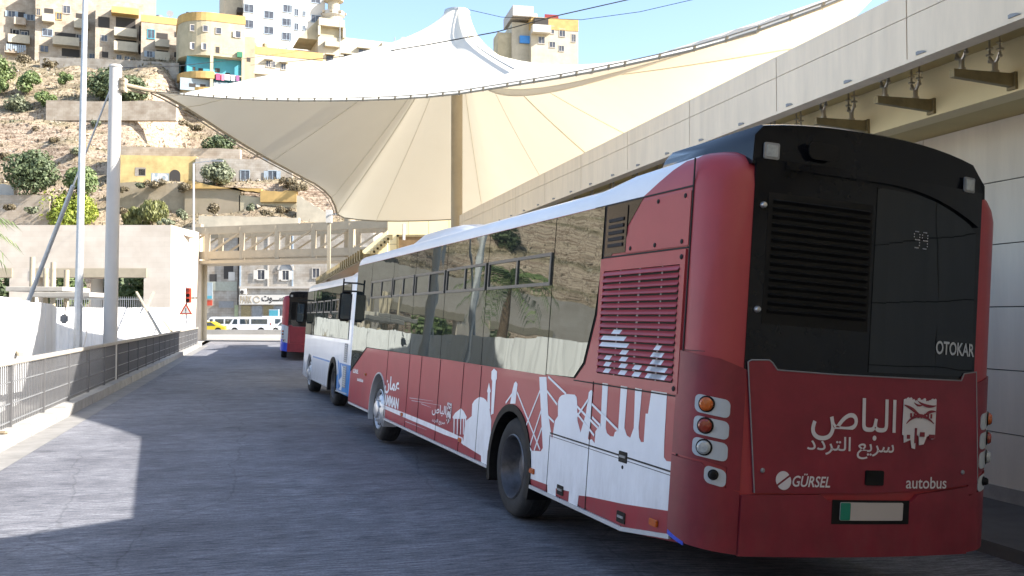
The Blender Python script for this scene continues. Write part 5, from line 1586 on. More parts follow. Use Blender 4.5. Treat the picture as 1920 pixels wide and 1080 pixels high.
SC = 1/2.454
def c1(x): return x*SC
hA = House('apartment_house', 'worn beige stone house at the left end of the ridge, laundry on its balcony', 'house', -60, 64, -40, 103, 172, m_stone_hill)
for x, y in ((38,40),(120,47),(58,127),(95,132)): hA.win(c1(x), c1(y), 11, 11, 'shutters' if y < 60 else 'window')
hA.balcony(21, 42, 24, 36, 1.2); hA.balcony(11, 50, 58, 72, 1.3, m_stucco); hA.balcony(5, 44, 82, 92, 1.2, m_stone_hill)
ln = MB()
for i in range(9): ln.box(hA.X(8+i*4), hA.X(11+i*4), -1.35, -1.32, hA.Z(84)-rnd.uniform(0.2, 0.9), hA.Z(78))
ln.build('laundry', m_shut, hA.root)
for x in (-40, -15): 
    for y in (10, 45, 80): hA.win(x, y, 11, 13)
hB = House('apartment_house', 'wide sandy stone house on the ridge, crossed by the thin lamp post', 'house', 65, 177, -36, 104, 173, m_stone_hill)
hB.balcony(78, 99, 25, 38, 1.3, m_stucco); hB.balcony(134, 160, 28, 44, 1.3, m_stucco); hB.balcony(97, 144, 66, 80, 1.4, m_stucco, holey=55)
hB.win(c1(172), c1(50), 6, 12, m=m_tan); hB.win(c1(262), c1(60), 9, 12, m=m_ochre); hB.win(c1(213), c1(142), 16, 12, m=m_shut); hB.win(c1(350), c1(152), 9, 12); hB.win(c1(375), c1(152), 9, 12)
hB.win(c1(200), c1(220), 14, 12, m=m_tan); hB.win(c1(315), c1(227), 32, 15, 'hole'); hB.win(c1(410), c1(238), 10, 12); hB.win(120, 10, 12, 14)
hC = House('apartment_house', 'narrow stone house with three stacked pale balconies and tall slit windows', 'house', 178, 262, -4, 107, 171, m_stone_hill)
hC.balcony(211, 251, 50, 64, 1.6, m_stucco, holey=26); hC.balcony(211, 253, 76, 92, 1.6, m_stucco, holey=68); hC.win(c1(473), c1(95), 20, 20, 'hole'); hC.win(c1(475), c1(170), 10, 11); hC.win(c1(480), c1(247), 11, 11, 'hole')
hC.win(c1(632), c1(130), 5, 30, 'hole'); hC.win(c1(632), c1(205), 5, 20, 'hole'); hC.win(c1(540), c1(252), 8, 8); hC.win(c1(575), c1(256), 8, 8); hC.win(c1(600), c1(258), 8, 8)
MB().box(hC.X(206), hC.X(254), -2.0, 0, hC.Z(24), hC.Z(12)).build('balcony_roof', m_ochre, hC.root)
hC2 = House('roof_room', 'yellow roof storey rising behind the stone houses', 'house', 186, 286, -60, 30, 178, m_yellow)
hC2.win(215, 5, 9, 9); hC2.win(255, 8, 9, 9)
hD = House('apartment_house', 'small stone house with yellow parapet and blue shuttered window', 'house', 264, 329, 26, 118, 170, m_stone_hill, top=39, topm=m_ochre)
hD.win(c1(690), c1(150), 11, 16, m=m_turq); hD.balcony(288, 313, 72, 84, 1.3, m_stucco, holey=57); hD.balcony(288, 314, 96, 110, 1.3, m_stucco, holey=90); hD.win(c1(685), c1(245), 9, 11, 'shutters')
for y in (140, 235, 272): hD.win(c1(797), c1(y), 5.5, 10, 'hole')
hD.dish(314); hD.tank(296, 1.2, 0.7)
# yellow house with the rounded corner
D_ = 160.0
yh = thing('apartment_house', 'yellow house with rounded left corner, turquoise storey and washing on its balcony', 'house', P(335, 168, D_))
ky = D_/FPX; face(yh, 455, 120*ky, 22); X = lambda px: (px-335)*ky; Z = lambda py: (168-py)*ky
def rounded(x0, x1, z0, z1, grow=0.0, dep=11):
    pts = [(X(x1)+grow, -grow), (X(x1)+grow, dep)] + [(X(x0)-grow, dep)]
    r = X(392)-X(335)
    arc = [(X(x0) + r - (r+grow)*math.cos(R(a)), 5.2 - (5.2+grow)*math.sin(R(a))) for a in range(0, 91, 9)]
    pts = pts + arc
    return [(a, b) for a, b in pts], z0, z1
def rp_(name, m, x0, x1, y0, y1, grow=0.0):
    pts, z0, z1 = rounded(x0, x1, Z(y1), Z(y0), grow)
    return MB().prism(pts, lambda a, b, t: (a, b, t), z0, z1).build(name, m, yh)
rp_('wall', m_yellow, 335, 455, 30, 97); rp_('wall', m_yellow, 335, 455, 165, 200)
rp_('parapet', m_ochre, 335, 455, 14, 30.2, 0.08)
MB().box(X(350), X(455), 1.6, 11, Z(165), Z(97)).build('recessed_wall', m_turq, yh)
pts, z0, z1 = rounded(335, 455, Z(133), Z(128.5), 0.0); MB().prism(pts, lambda a, b, t: (a, b, t), Z(133), Z(131)).build('floor_slab', m_yellow, yh)
pts, z0, z1 = rounded(335, 398, 0, 0, 0.1); MB().prism(pts, lambda a, b, t: (a, b, t), Z(141), Z(128)).build('balcony_front', m_ochre, yh)
for px in (394, 452): MB().box(X(px)-0.25, X(px)+0.25, -0.02, 0.6, Z(165), Z(97)).build('pillar', m_yellow, yh)
MB().box(X(338), X(396), 0.9, 1.4, Z(165), Z(142)).build('lower_wall', m_ltblue, yh); MB().box(X(398), X(452), 0.3, 1.4, Z(165), Z(146)).build('lower_wall', m_ltblue, yh)
rp_('base_band', m_ochre, 340, 400, 158, 166, 0.05)
for px, py, w, h, y in ((363,121,5,7,1.6),(375,122,8,6,1.6),(406,120,9,8,1.6),(425,126,9,6,1.6),(360,155,12,7,0.9),(379,155,10,7,0.9)):
    x, z, w, h = X(px), Z(py), w*ky, h*ky; MB().box(x-w/2, x+w/2, y-0.03, y-0.002, z-h/2, z+h/2).build('opening', m_dark, yh)
def ywin(px, py, w, h, y, sh=False, m=m_frame):
    x, z, w, h = X(px), Z(py), w*ky, h*ky
    f = MB(); t = 0.1; f.box(x-w/2-t, x+w/2+t, y-0.08, y+0.05, z-h/2-t, z-h/2); f.box(x-w/2-t, x+w/2+t, y-0.08, y+0.05, z+h/2, z+h/2+t); f.box(x-w/2-t, x-w/2, y-0.07, y+0.05, z-h/2, z+h/2); f.box(x+w/2, x+w/2+t, y-0.07, y+0.05, z-h/2, z+h/2)
    fo = f.build('window', m, yh); MB().box(x-w/2, x+w/2, y-0.03, y+0.05, z-h/2, z+h/2).build('pane', m_pane, fo)
    if sh: MB().box(x-w/2-w*0.55, x-w/2-0.03, y-0.14, y-0.09, z-h/2, z+h/2).build('shutter', m_whitewall, fo)
arc_y = lambda px: 5.2 - 5.2*math.sqrt(max(0, 1 - ((X(392)-X(px))/(X(392)-X(335)))**2)) if px < 392 else 0
for px, py, w, h, sh in ((360,45,9,11,False),(382,46,8,11,False),(406,48,9,11,False),(442,51,9,12,True),(361,80,6,12,True),(381,81,6,12,True)): ywin(px, py, w, h, arc_y(px)-0.06, sh)
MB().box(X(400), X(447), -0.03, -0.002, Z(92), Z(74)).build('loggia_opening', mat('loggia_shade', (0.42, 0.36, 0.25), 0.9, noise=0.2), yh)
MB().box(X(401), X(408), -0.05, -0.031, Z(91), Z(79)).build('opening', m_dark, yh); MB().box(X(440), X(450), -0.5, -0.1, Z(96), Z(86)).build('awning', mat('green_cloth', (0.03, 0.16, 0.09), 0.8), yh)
wash = [(402, 8, (0.55, 0.07, 0.16)), (412, 5, (0.6, 0.2, 0.28)), (418, 10, (0.75, 0.74, 0.76)), (430, 7, (0.66, 0.6, 0.7)), (439, 6, (0.25, 0.1, 0.22))]
for i, (px, w, c) in enumerate(wash):
    MB().box(X(px), X(px+w), -0.10, -0.06, Z(144)+rnd.uniform(0, 0.25), Z(131)).build('washing', mat('cloth_%s' % 'abcde'[i], c, 0.9), yh)
MB().tube([(X(352), 3, Z(14)), (X(352), 3, Z(9))], 0.35, 10).build('chimney', m_dark, yh)
# white tower block
hW = House('tower_block', 'tall white rendered block with a grid of grey windows behind the yellow house', 'apartment block', 456, 606, -50, 105, 186, m_whitewall, depth=14)
for x, y, w, h in ((635,50,16,14),(775,80,16,13),(905,18,15,13),(970,38,6,12),(1025,40,4,8),(1107,70,16,13),(635,165,16,14),(775,195,16,13),(900,120,16,13),(970,145,6,12),(1025,147,4,8),(900,225,16,13),(1085,165,8,10)):
    hW.win(300+x/3.84, y/3.84, w, h, m=m_shut)
for x, y in ((466,-30),(502,-22),(535,-25),(588,-20)): hW.win(x, y, 16, 13, m=m_shut)
MB().box(hW.X(540), hW.X(541), -0.05, -0.002, 0, hW.H).build('downpipe', m_shut, hW.root)
hWs = House('tower_block', 'beige side wing of the white block with a black roof tank', 'apartment block', 420, 455, -50, 100, 187.5, m_stucco); hWs.balcony(440, 454, 15, 22, 2.0, m_dark, hole=False)
# cream house with the ochre parapet
hE = House('apartment_house', 'cream house with ochre parapet and shaded rooftop pergola beside the yellow house', 'house', 472, 602, 85, 175, 166, m_stucco, top=99, topm=m_ochre)
for x, y, w, h in ((775,445,8,11),(805,445,7,11),(880,455,8,11),(1042,478,9,10),(1085,480,10,10)): hE.win(300+x/3.84, y/3.84, w, h, 'hood' if x in (775, 880, 1085) else 'window')
hE.win(300+815/3.84, 585/3.84, 33, 11); MB().box(hE.X(474), hE.X(600), -0.5, -0.002, hE.Z(138), hE.Z(134.5)).build('ledge', m_stucco, hE.root)
pg = MB().box(hE.X(553), hE.X(598), 2, 6, hE.Z(78)-0.1, hE.Z(77)); 
for px in (554, 575, 597): pg.box(hE.X(px)-0.06, hE.X(px)+0.06, 2, 2.12, hE.H, hE.Z(78))
pg.build('pergola', m_dark, hE.root)
for px in (477, 496): hE.tank(px, 0.8, 0.5, m_bracket, 1)
for px in (515, 535, 548): MB().prism([(hE.X(px-9), hE.H), (hE.X(px+7), hE.H), (hE.X(px+7), hE.Z(70)), (hE.X(px), hE.Z(64)), (hE.X(px-9), hE.Z(70))], XZ, 4, 6).build('roof_shed', m_ltblue, hE.root)
hG = House('alley_house', 'narrow ochre house wall squeezed between the yellow and the cream house', 'house', 456, 474, 66, 175, 165, m_tan); hG.win(464, 110, 6, 8, 'hole')
# gabled cream house and minaret
hF = House('gable_house', 'yellow and cream house with sloping roof below the minaret', 'house', 596, 642, 66, 140, 176, m_stucco, depth=9)
mb = MB().prism([(hF.X(563), hF.Z(72)), (hF.X(596), hF.Z(72)), (hF.X(596), hF.Z(34))], XZ, 0.5, 8); mb.build('sloping_wall', m_yellow, hF.root)
mb = MB().box(hF.X(596), hF.X(642), -0.8, 8, hF.Z(47), hF.Z(33)); mb.build('roof_storey', m_stucco, hF.root)
MB().box(hF.X(598), hF.X(641), 0.3, 8, hF.H, hF.Z(47)).build('loggia_wall', m_yellow, hF.root)
for px in (597, 641): MB().box(hF.X(px)-0.2, hF.X(px)+0.2, -0.7, 0.2, hF.H, hF.Z(47)).build('pillar', m_stucco, hF.root)
hF.win(617, 108, 10, 12, 'hood', m_dark); hF.balcony(607, 634, 76, 84, 1.0, hole=False)
Dm = 192.0; mq = P(625, 60, Dm)
mn = thing('minaret', 'pale round minaret with balcony rising over the gabled house', 'minaret', (mq.x, mq.y, mq.z-8))
km = Dm/FPX
MB().lathe([(2.2, 0), (2.2, 7), (1.9, 8+22*km), (1.75, 8+30*km)], 20, 'z').build('shaft', m_stucco, mn, True)
MB().lathe([(1.8, 8+26*km), (2.3, 8+30*km), (2.3, 8+37*km), (2.15, 8+37*km), (2.15, 8+31*km), (1.2, 8+31*km)], 20, 'z').build('gallery', m_whitewall, mn, True)
MB().lathe([(1.15, 8+31*km), (1.15, 8+56*km), (2.0, 8+58*km), (2.0, 8+60*km), (1.2, 8+62*km), (0.9, 8+70*km), (0, 8+80*km)], 20, 'z').build('upper_shaft', m_stucco, mn, True)
for k_ in range(8):
    a = 2*math.pi*k_/8; MB().box(2.31*math.cos(a)-0.28, 2.31*math.cos(a)+0.28, 2.31*math.sin(a)-0.28, 2.31*math.sin(a)+0.28, 8+32*km, 8+36*km).build('gallery_panel', m_tan, mn)
hH = House('long_house', 'low cream house with hooded windows running down behind the sail', 'house', 636, 780, 68, 150, 178, m_stucco, depth=10)
hH.win(300+1345/3.84, 418/3.84, 17, 15, 'hood'); hH.win(300+1460/3.84, 360/3.84, 18, 13, 'hood'); hH.win(300+1612/3.84, 385/3.84, 16, 11, 'hood')
hH2 = House('long_house', 'lower cream extension at the end of the long house', 'house', 716, 830, 78, 150, 174, m_stucco, depth=6); hH2.dish(758, 0.7)
# house on the skyline right of the sail peak
hK = House('hilltop_house', 'unfinished cream house with ochre roof storey on the skyline right of the sail peak', 'house', 996, 1085, 30, 125, 200, m_stucco, depth=9, top=52, topm=m_ochre, turn=12)
for x, y, w, h in ((750,168,9,14),(815,182,10,14),(885,210,7,14),(755,258,10,10),(810,278,9,10),(690,235,11,12)): hK.win(800+x/3.2, y/3.2, w, h)
hK2 = House('hilltop_house', 'stepped ochre wing with open terrace on the left of the skyline house', 'house', 960, 996, 40, 125, 201, m_stucco, depth=9, turn=12)
MB().box(hK2.X(958), hK2.X(997), -2.0, 8, hK2.Z(33), hK2.Z(13)).build('roof_storey', mat('grey_block', (0.42, 0.40, 0.38), 0.9, noise=0.2), hK2.root)
MB().box(hK2.X(974), hK2.X(996), -0.6, -0.002, hK2.Z(80), hK2.Z(66)).build('blue_sheet', m_blue, hK2.root)
MB().box(hK2.X(935), hK2.X(975), 1, 6, hK2.Z(120), hK2.Z(58)).build('side_wing', m_yellow, hK2.root)
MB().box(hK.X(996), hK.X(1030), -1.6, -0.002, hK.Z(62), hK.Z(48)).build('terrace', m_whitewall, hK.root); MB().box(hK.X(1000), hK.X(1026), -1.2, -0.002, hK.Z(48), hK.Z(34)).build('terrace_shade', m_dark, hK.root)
MB().box(hK.X(1024), hK.X(1050), 1, 1.4, hK.Z(28), hK.Z(20)).build('roof_sign', m_redlens, hK.root); hK.tank(1006, 1.8, 1.2, m_shut)

# lower houses and walls on the slope
hL = House('slope_house', 'low ochre ruin with dark arched door and painted wall writing on the slope', 'house', 222, 366, 290, 343, 139, m_ochre_old, depth=7, sink=1, turn=7)
hL.win(262, 321, 20, 16, 'hole', m_stone_grey); hL.win(265, 322, 12, 12, 'hole')
x, z0, z1 = hL.X(326), hL.Z(342), hL.Z(318); r = 10*hL.k
MB().prism([(x-r, z0), (x+r, z0), (x+r, z1-r*0.8)] + [(x + r*math.cos(R(a)), z1-r*0.8 + r*math.sin(R(a))) for a in range(15, 166, 15)] + [(x-r, z1-r*0.8)], XZ, -0.03, -0.002).build('arched_door', m_dark, hL.root)
gf = MB(); fn = lambda u, v, off: (hL.X(282) + u*(hL.X(314)-hL.X(282)), -off, hL.Z(342) + v*(hL.Z(323)-hL.Z(342)))
gf.box(hL.X(282), hL.X(315), -0.012, -0.002, hL.Z(342.5), hL.Z(323)); gf.build('painted_patch', m_ltblue, hL.root)
gf = MB(); put_text(gf, 'HD', 0.03, 0.97, 0.08, 0.95, fn, 0.02, 0.1, 0.05); gf.build('wall_writing', m_whitewall, hL.root)
hS = House('slope_house', 'small grey stone house with two blue shuttered windows under the sail edge', 'house', 366, 546, 296, 346, 140, m_stone_grey, depth=7, sink=1, turn=7)
for px in (458, 509): hS.win(px, 327, 15, 18, 'shutters' if px == 509 else 'window', m_shut)
MB().lathe([(0.5, 0), (0.5, 0.1), (0, 0.35)], 16, 'y', (hS.X(497), 0.0, hS.Z(298)+0.4)).build('satellite_dish', m_grey, hS.root)
def slab(name, label, cat, x0, x1, yt, yb, D, m, yt2=None, dep=1.0, sink=2.5, group=None):
    a, b = P(x0, yb, D), P(x1, yb, D); z1, z2 = P(x0, yt, D).z, P(x1, yt if yt2 is None else yt2, D).z
    mb = MB(); c = a
    w = b.x-a.x; n = 10; top = []
    for i in range(n+1): top.append((w*i/n, z1-a.z + (z2-z1)*i/n + (rnd.uniform(-0.12, 0.12) if 0 < i < n else 0)))
    poly = [(w, -sink), (0, -sink)] + top
    # corner order: down-left, up over the top edge
    poly = [(0, -sink)] + top + [(w, -sink)]
    mb.prism(poly[::-1], XZ, 0, dep)
    o = mb.build(name, m); o.location = a
    return tag(o, label, cat, group)
slab('retaining_wall', 'long brown stone retaining wall below the ridge houses', 'wall', 330/2.454-60, 335, 106, 150, 165, m_stone_grey, 118)
slab('retaining_wall', 'tan stone wall across the slope behind the white mast', 'wall', 86, 330, 188, 214, 149.2, m_stone_hill, 190, sink=1.0)
slab('retaining_wall', 'tall stained beige wall below the ochre ruin', 'wall', 224, 350, 343, 408, 136.5, m_tan)
slab('retaining_wall', 'weathered plaster wall patched grey below the stone house', 'wall', 346, 450, 348, 405, 136, mat('patched_plaster', (0.35, 0.29, 0.215), 0.9, c2=(0.27, 0.23, 0.15), scale=0.35, noise=0.1), 358)
slab('retaining_wall', 'yellowish plaster wall under the ochre band', 'wall', 448, 556, 366, 405, 136, m_yellow, 376)
slab('terrace_wall', 'bright ochre painted terrace wall stepping down under the stone house', 'wall', 345, 490, 338, 352, 135.6, m_ochre, 362, sink=0.1)
slab('terrace_wall', 'ochre painted block at the lower end of the terrace wall', 'wall', 488, 556, 358, 376, 135.5, m_ochre, sink=0.2)
slab('terrace_wall', 'ochre wall fragment with pale window close to the sail edge', 'wall', 574, 650, 318, 364, 140, m_ochre)
slab('rubble_wall', 'dark rubble wall beneath the ochre fragment by the sail corner', 'wall', 540, 660, 362, 400, 138, m_rubble)
slab('stepped_wall', 'cream stepped parapet wall to the right of the footbridge top', 'wall', 556, 620, 366, 420, 134, m_stucco, 402)
slab('boundary_wall', 'beige boundary wall seen just over the footbridge', 'wall', 372, 560, 404, 432, 131, m_stucco, 408)
slab('retaining_wall', 'stone retaining wall with dry creeper at the left edge above the gate building', 'wall', -60, 92, 366, 425, 131, m_stone_hill)
slab('rock_wall', 'pale broken stone wall along the foot of the cliff', 'wall', 215, 450, 274, 292, 143, m_stone_hill, 280, sink=1)
slab('garden_house', 'small white roofed hut at the left edge among the trees', 'hut', -20, 26, 346, 366, 133, m_whitewall)

# shops along the far street
sb = House('shop_building', 'old grey stone shop building with arched window above a shop sign', 'shop building', 447, 700, 425, 606, 124, m_stone_shop, depth=10, sink=1, turn=0)
sb.win(489, 515, 13, 17, 'shutters', m_whitewall); sb.win(535, 516, 12, 17, 'shutters', m_whitewall); sb.win(592, 512, 12, 17, 'window')
x = sb.X(535); z = sb.Z(506); r = 12.5*sb.k
MB().prism([(x + r*math.cos(R(a)), z + r*math.sin(R(a))) for a in range(0, 181, 12)], XZ, -0.05, -0.002).build('arch_light', m_grey, sb.root)
MB().prism([(x + r*1.25*math.cos(R(a)), z + r*1.25*math.sin(R(a))) for a in range(0, 181, 12)] + [(x + r*math.cos(R(a)), z + r*math.sin(R(a))) for a in range(180, -1, -12)], XZ, -0.14, -0.002).build('arch_surround', m_frame, sb.root)
MB().box(sb.X(448), sb.X(700), -0.25, -0.002, sb.Z(541), sb.Z(537)).build('cornice', m_frame, sb.root)
for px in (450, 502, 548): MB().box(sb.X(px)-0.09, sb.X(px)+0.09, -0.10, -0.002, sb.Z(541)+0.01, sb.H).build('downpipe', m_shut if px != 502 else m_frame, sb.root)
sg = MB().box(sb.X(450), sb.X(620), -0.5, -0.26, sb.Z(571), sb.Z(553)).build('shop_sign', m_whitewall, sb.root)
tx = MB(); fn = lambda u, v, off: (sb.X(452) + u*(sb.X(474)-sb.X(452)), -0.5-off, sb.Z(569) + v*(sb.Z(555)-sb.Z(569))); put_text(tx, 'PARK', 0, 1, 0, 1, fn, 0.02, 0, 0.03)
tx.build('sign_lettering', m_tan, sg)
tx = MB(); fn2 = lambda u, v, off: (sb.X(492) + u*(sb.X(535)-sb.X(492)), -0.5-off, sb.Z(569) + v*(sb.Z(555)-sb.Z(569))); put_text(tx, AR_SHOP, 0, 1, 0, 1, fn2, 0.02, 0, 0.03); tx.build('sign_lettering', m_dark, sg)
tx = MB(); cx_, cz_ = sb.X(483), sb.Z(562); ro, ri_ = 6.5*sb.k, 5*sb.k
tx.prism([(cx_ + ro*math.cos(R(a)), cz_ + ro*math.sin(R(a))) for a in range(20, 341, 16)] + [(cx_ + ri_*math.cos(R(a)), cz_ + ri_*math.sin(R(a))) for a in range(340, 19, -16)], XZ, -0.53, -0.501); tx.build('sign_ring', m_tan, sg)
for i in range(5):
    MB().box(sb.X(452+i*21), sb.X(470+i*21), -0.06, -0.002, 0, sb.Z(573)).build('shop_shutter', m_grey if i % 2 else m_bracket, sb.root)
bx = bevel_mesh(MB().box(sb.X(451), sb.X(463), -0.45, -0.02, sb.Z(552), sb.Z(543)+0.1).build('air_conditioner', m_whitewall, sb.root), 0.03, 1)
MB().lathe([(0.25, -0.47), (0.22, -0.455)], 14, 'y', (sb.X(455), 0, sb.Z(548))).build('fan', m_dark, bx)
st = MB().box(sb.X(508), sb.X(526), -1.1, -0.6, 0, sb.Z(580)).build('kiosk', m_ltblue, sb.root); MB().box(sb.X(509), sb.X(525), -1.13, -1.101, sb.Z(596), sb.Z(582)).build('kiosk_poster', m_turq, st)
sl_ = House('corner_house', 'grey stone corner house with dark stairwell openings left of the shop sign', 'house', 384, 445, 425, 606, 124.6, m_stone_shop, depth=10, sink=1, turn=0)
sl_.win(399, 521, 13, 14, 'hole'); sl_.win(428, 506, 18, 34, 'hole'); MB().box(sl_.X(428), sl_.X(440), -0.06, -0.03, sl_.Z(526), sl_.Z(510)).build('half_wall', m_whitewall, sl_.root); sl_.win(424, 571, 28, 12, 'hole', m_grey)
MB().box(sl_.X(386), sl_.X(444), -0.03, -0.002, sl_.Z(545), sl_.Z(528)).build('grey_band', mat('grey_green_band', (0.36, 0.37, 0.31), 0.85, noise=0.12), sl_.root); MB().box(sl_.X(440), sl_.X(447), -0.05, -0.002, 0, sl_.Z(572)).build('green_strip', m_palegreen, sl_.root)
s1 = MB().box(sl_.X(388), sl_.X(401), -0.7, -0.6, sl_.Z(561), sl_.Z(530)).build('hanging_sign', m_ltblue, sl_.root); MB().box(sl_.X(389), sl_.X(400), -0.72, -0.701, sl_.Z(560), sl_.Z(555)).build('sign_band', m_turq, s1)
MB().box(sl_.X(384), sl_.X(400), -0.6, -0.5, sl_.Z(573), sl_.Z(563)).build('red_sign', m_sred, sl_.root)

# ------------------------------------------------------------------ vehicles on the far street
def vehicle(name, label, cat, px0, px1, D, body, profile, glass, wheels, width, z=0.012, wr=0.33):
    """profile in (x 0..1 along the side, height in metres); it stands side-on"""
    a, b = P(px0, 600, D), P(px1, 600, D); L_ = b.x-a.x
    root = thing(name, label, cat, (a.x, D, z))
    mb = MB().prism([(u*L_, h) for u, h in profile], XZ, 0, width)
    bo = bevel_mesh(mb.build('body', body, root), 0.06, 2)
    for poly in glass:
        MB().prism([(u*L_, h) for u, h in poly], XZ, -0.012, 0.01).build('side_window', m_cglass, root)
    for u in wheels:
        for y in (0.0, width):
            sgn = 1 if y == 0 else -1
            t = MB().lathe([(wr, -0.02*sgn), (wr, 0.2*sgn)], 20, 'y', (u*L_, y, wr)).build('wheel', m_rubber, root, True)
            MB().lathe([(wr*0.6, -0.026*sgn), (wr*0.55, -0.03*sgn)], 16, 'y', (u*L_, y, wr)).build('rim', m_rimsteel, t)
        if True: MB().lathe([(wr*1.25, -0.004), (wr*1.25, 0.012)], 20, 'y', (u*L_, 0, wr+0.02)).build('wheel_well', m_matblack, root)
    return root, L_
van = [(0.0, 0.35), (0.0, 0.95), (0.06, 1.12), (0.16, 1.85), (0.22, 1.98), (0.96, 1.98), (1.0, 1.8), (1.0, 0.35)]
vglass = [[(0.13, 1.15), (0.25, 1.15), (0.25, 1.72), (0.18, 1.72)], [(0.31, 1.15), (0.52, 1.15), (0.52, 1.72), (0.31, 1.72)], [(0.56, 1.15), (0.92, 1.15), (0.92, 1.72), (0.56, 1.72)]]
v1, L_ = vehicle('minibus', 'white minibus side-on at the end of the lane, nearest of the vans', 'minibus', 424, 508, 109.5, m_carw, van, vglass, (0.19, 0.78), 1.8)
MB().box(0.02*L_, 0.1*L_, -0.03, 0.0, 0.4, 0.55).build('bumper', m_grey, v1); MB().box(0.985*L_, 1.003*L_, -0.02, 0.1, 1.0, 1.3).build('tail_lamp', m_redlens, v1)
vehicle('minibus', 'white minibus half hidden behind the yellow taxi', 'minibus', 380, 456, 113.5, m_carw, van, vglass, (0.19, 0.78), 1.8)
vehicle('minibus', 'white van standing back by the shop shutters', 'van', 482, 530, 116.6, m_carw, [(u, h*1.05) for u, h in van], vglass, (0.19, 0.78), 1.8)
sedan = [(0.0, 0.3), (0.0, 0.72), (0.06, 0.84), (0.20, 0.92), (0.34, 1.40), (0.62, 1.43), (0.82, 0.98), (0.98, 0.85), (1.0, 0.6), (1.0, 0.3)]
sglass = [[(0.27, 0.95), (0.46, 0.95), (0.46, 1.33), (0.36, 1.33)], [(0.49, 0.95), (0.74, 0.95), (0.62, 1.34), (0.49, 1.34)]]
t1, L_ = vehicle('taxi', 'yellow taxi at the left side of the lane end', 'taxi', 352, 423, 109.0, m_taxi, sedan, sglass, (0.2, 0.8), 1.7)
bevel_mesh(MB().box(0.44*L_, 0.50*L_, 0.6, 1.0, 1.43, 1.55).build('roof_sign', m_carw, t1), 0.02, 1)
vehicle('car', 'white hatchback right of the minibus, partly behind the red bus', 'car', 504, 566, 110.5, m_carw, sedan, sglass, (0.2, 0.8), 1.7)

# ------------------------------------------------------------------ trees and shrubs
def leafy(name, label, cat, px, py_base, D, w_px, h_px, m, n, leaf=0.34, lobes=9, seed=1, trunk=True, group=None, droop=False):
    r = random.Random(seed); k = D/FPX; W, H = w_px*k, h_px*k
    b = P(px, py_base, D); root = thing(name, label, cat, b, 0, group)
    cs = []
    for i in range(lobes):
        a = r.uniform(0, 2*math.pi); rr = r.uniform(0.15, 0.62)
        cz = r.uniform(0.22, 0.80)*H
        f = 1.0 - 0.55*abs(cz/H - 0.42)
        cs.append((math.cos(a)*rr*W/2*1.15*f, math.sin(a)*rr*W/2*0.9*f, cz, r.uniform(0.22, 0.36)*min(W, H*1.3)))
    mb = MB()
    for i in range(n):
        cx, cy, cz, cr = cs[i % lobes]
        while True:
            v = Vector((r.uniform(-1, 1), r.uniform(-1, 1), r.uniform(-1, 1)))
            if 0.05 < v.length < 1: break
        v = v.normalized()*(v.length**0.45)
        p = Vector((cx + v.x*cr, cy + v.y*cr, max(0.05, cz + v.z*cr*0.85)))
        nrm = (v + Vector((r.uniform(-.8, .8), r.uniform(-.8, .8), r.uniform(-.3, 1.0)))).normalized()
        t = nrm.orthogonal().normalized(); bt = nrm.cross(t)
        a = r.uniform(0, 6.28); t, bt = t*math.cos(a) + bt*math.sin(a), bt*math.cos(a) - t*math.sin(a)
        s = leaf*r.uniform(0.55, 1.3); l = s*(1.9 if droop else 1.25)
        if droop: t = (t*0.4 + Vector((0, 0, -1))).normalized()
        mb.add([p - bt*s*0.42, p + t*l*0.5, p + bt*s*0.42, p - t*l*0.5], [(0, 1, 2, 3)])
    mb.build('crown', m, root, fix=False)
    if trunk:
        tb = MB().tube([(0, 0, -0.8), (0.05*W, 0, H*0.25), (0.0, 0.02*W, H*0.5)], 0.035*W, 8, r2=0.02*W)
        for i in range(min(5, lobes)):
            cx, cy, cz, cr = cs[i]; tb.tube([(0.03*W, 0, H*0.2), (cx*0.5, cy*0.5, cz*0.65), (cx, cy, cz)], 0.018*W, 6, r2=0.006*W)
        tb.build('trunk', m_bark, root, True)
    return root
leafy('fig_tree', 'dark broad-leaved fig tree at the left of the slope beside the lamp post', 'tree', 62, 366, 132, 92, 82, m_leaf_dk, 6500, 0.38, 22, 3)
leafy('green_tree', 'mid green bushy tree between the lamp post and the mast', 'tree', 148, 366, 132.5, 66, 50, m_leaf_md, 3500, 0.34, 14, 4)
leafy('lime_tree', 'bright lime green tree just above the gate building roof', 'tree', 130, 428, 133, 112, 68, m_leaf_lt, 6500, 0.32, 22, 5)
leafy('willow_bush', 'round olive green bush at the foot of the stained wall', 'shrub', 282, 424, 133, 58, 48, m_leaf_ol, 2600, 0.36, 8, 6, droop=True)
leafy('willow_bush', 'smaller yellow-green bush left of the round olive one', 'shrub', 248, 424, 133, 36, 38, m_leaf_ol, 1300, 0.34, 6, 7, droop=True)
leafy('fig_bush', 'grey-green fig bush in front of the ruin and the stone house', 'shrub', 404, 344, 137, 72, 44, m_leaf_gr, 2600, 0.4, 10, 8)
leafy('cliff_bush', 'dark green bush on top of the cliff near the sail edge', 'shrub', 416, 290, 144.5, 76, 40, m_leaf_dk, 2400, 0.4, 10, 9)
leafy('slope_shrub', 'light green rounded shrub high on the left slope', 'shrub', 54, 176, 154, 44, 46, m_leaf_md, 1500, 0.36, 8, 10)
leafy('slope_shrub', 'low green shrub behind the lamp post near the ridge', 'shrub', 122, 160, 156, 26, 26, m_leaf_md, 700, 0.34, 6, 11)
leafy('slope_shrub', 'green shrub below the ridge just left of the lamp post', 'shrub', 84, 206, 151, 40, 42, m_leaf_md, 1300, 0.36, 7, 12)
leafy('slope_shrub', 'pale green shrub low on the left slope', 'shrub', 32, 214, 151, 54, 34, m_leaf_gr, 1400, 0.36, 8, 13)
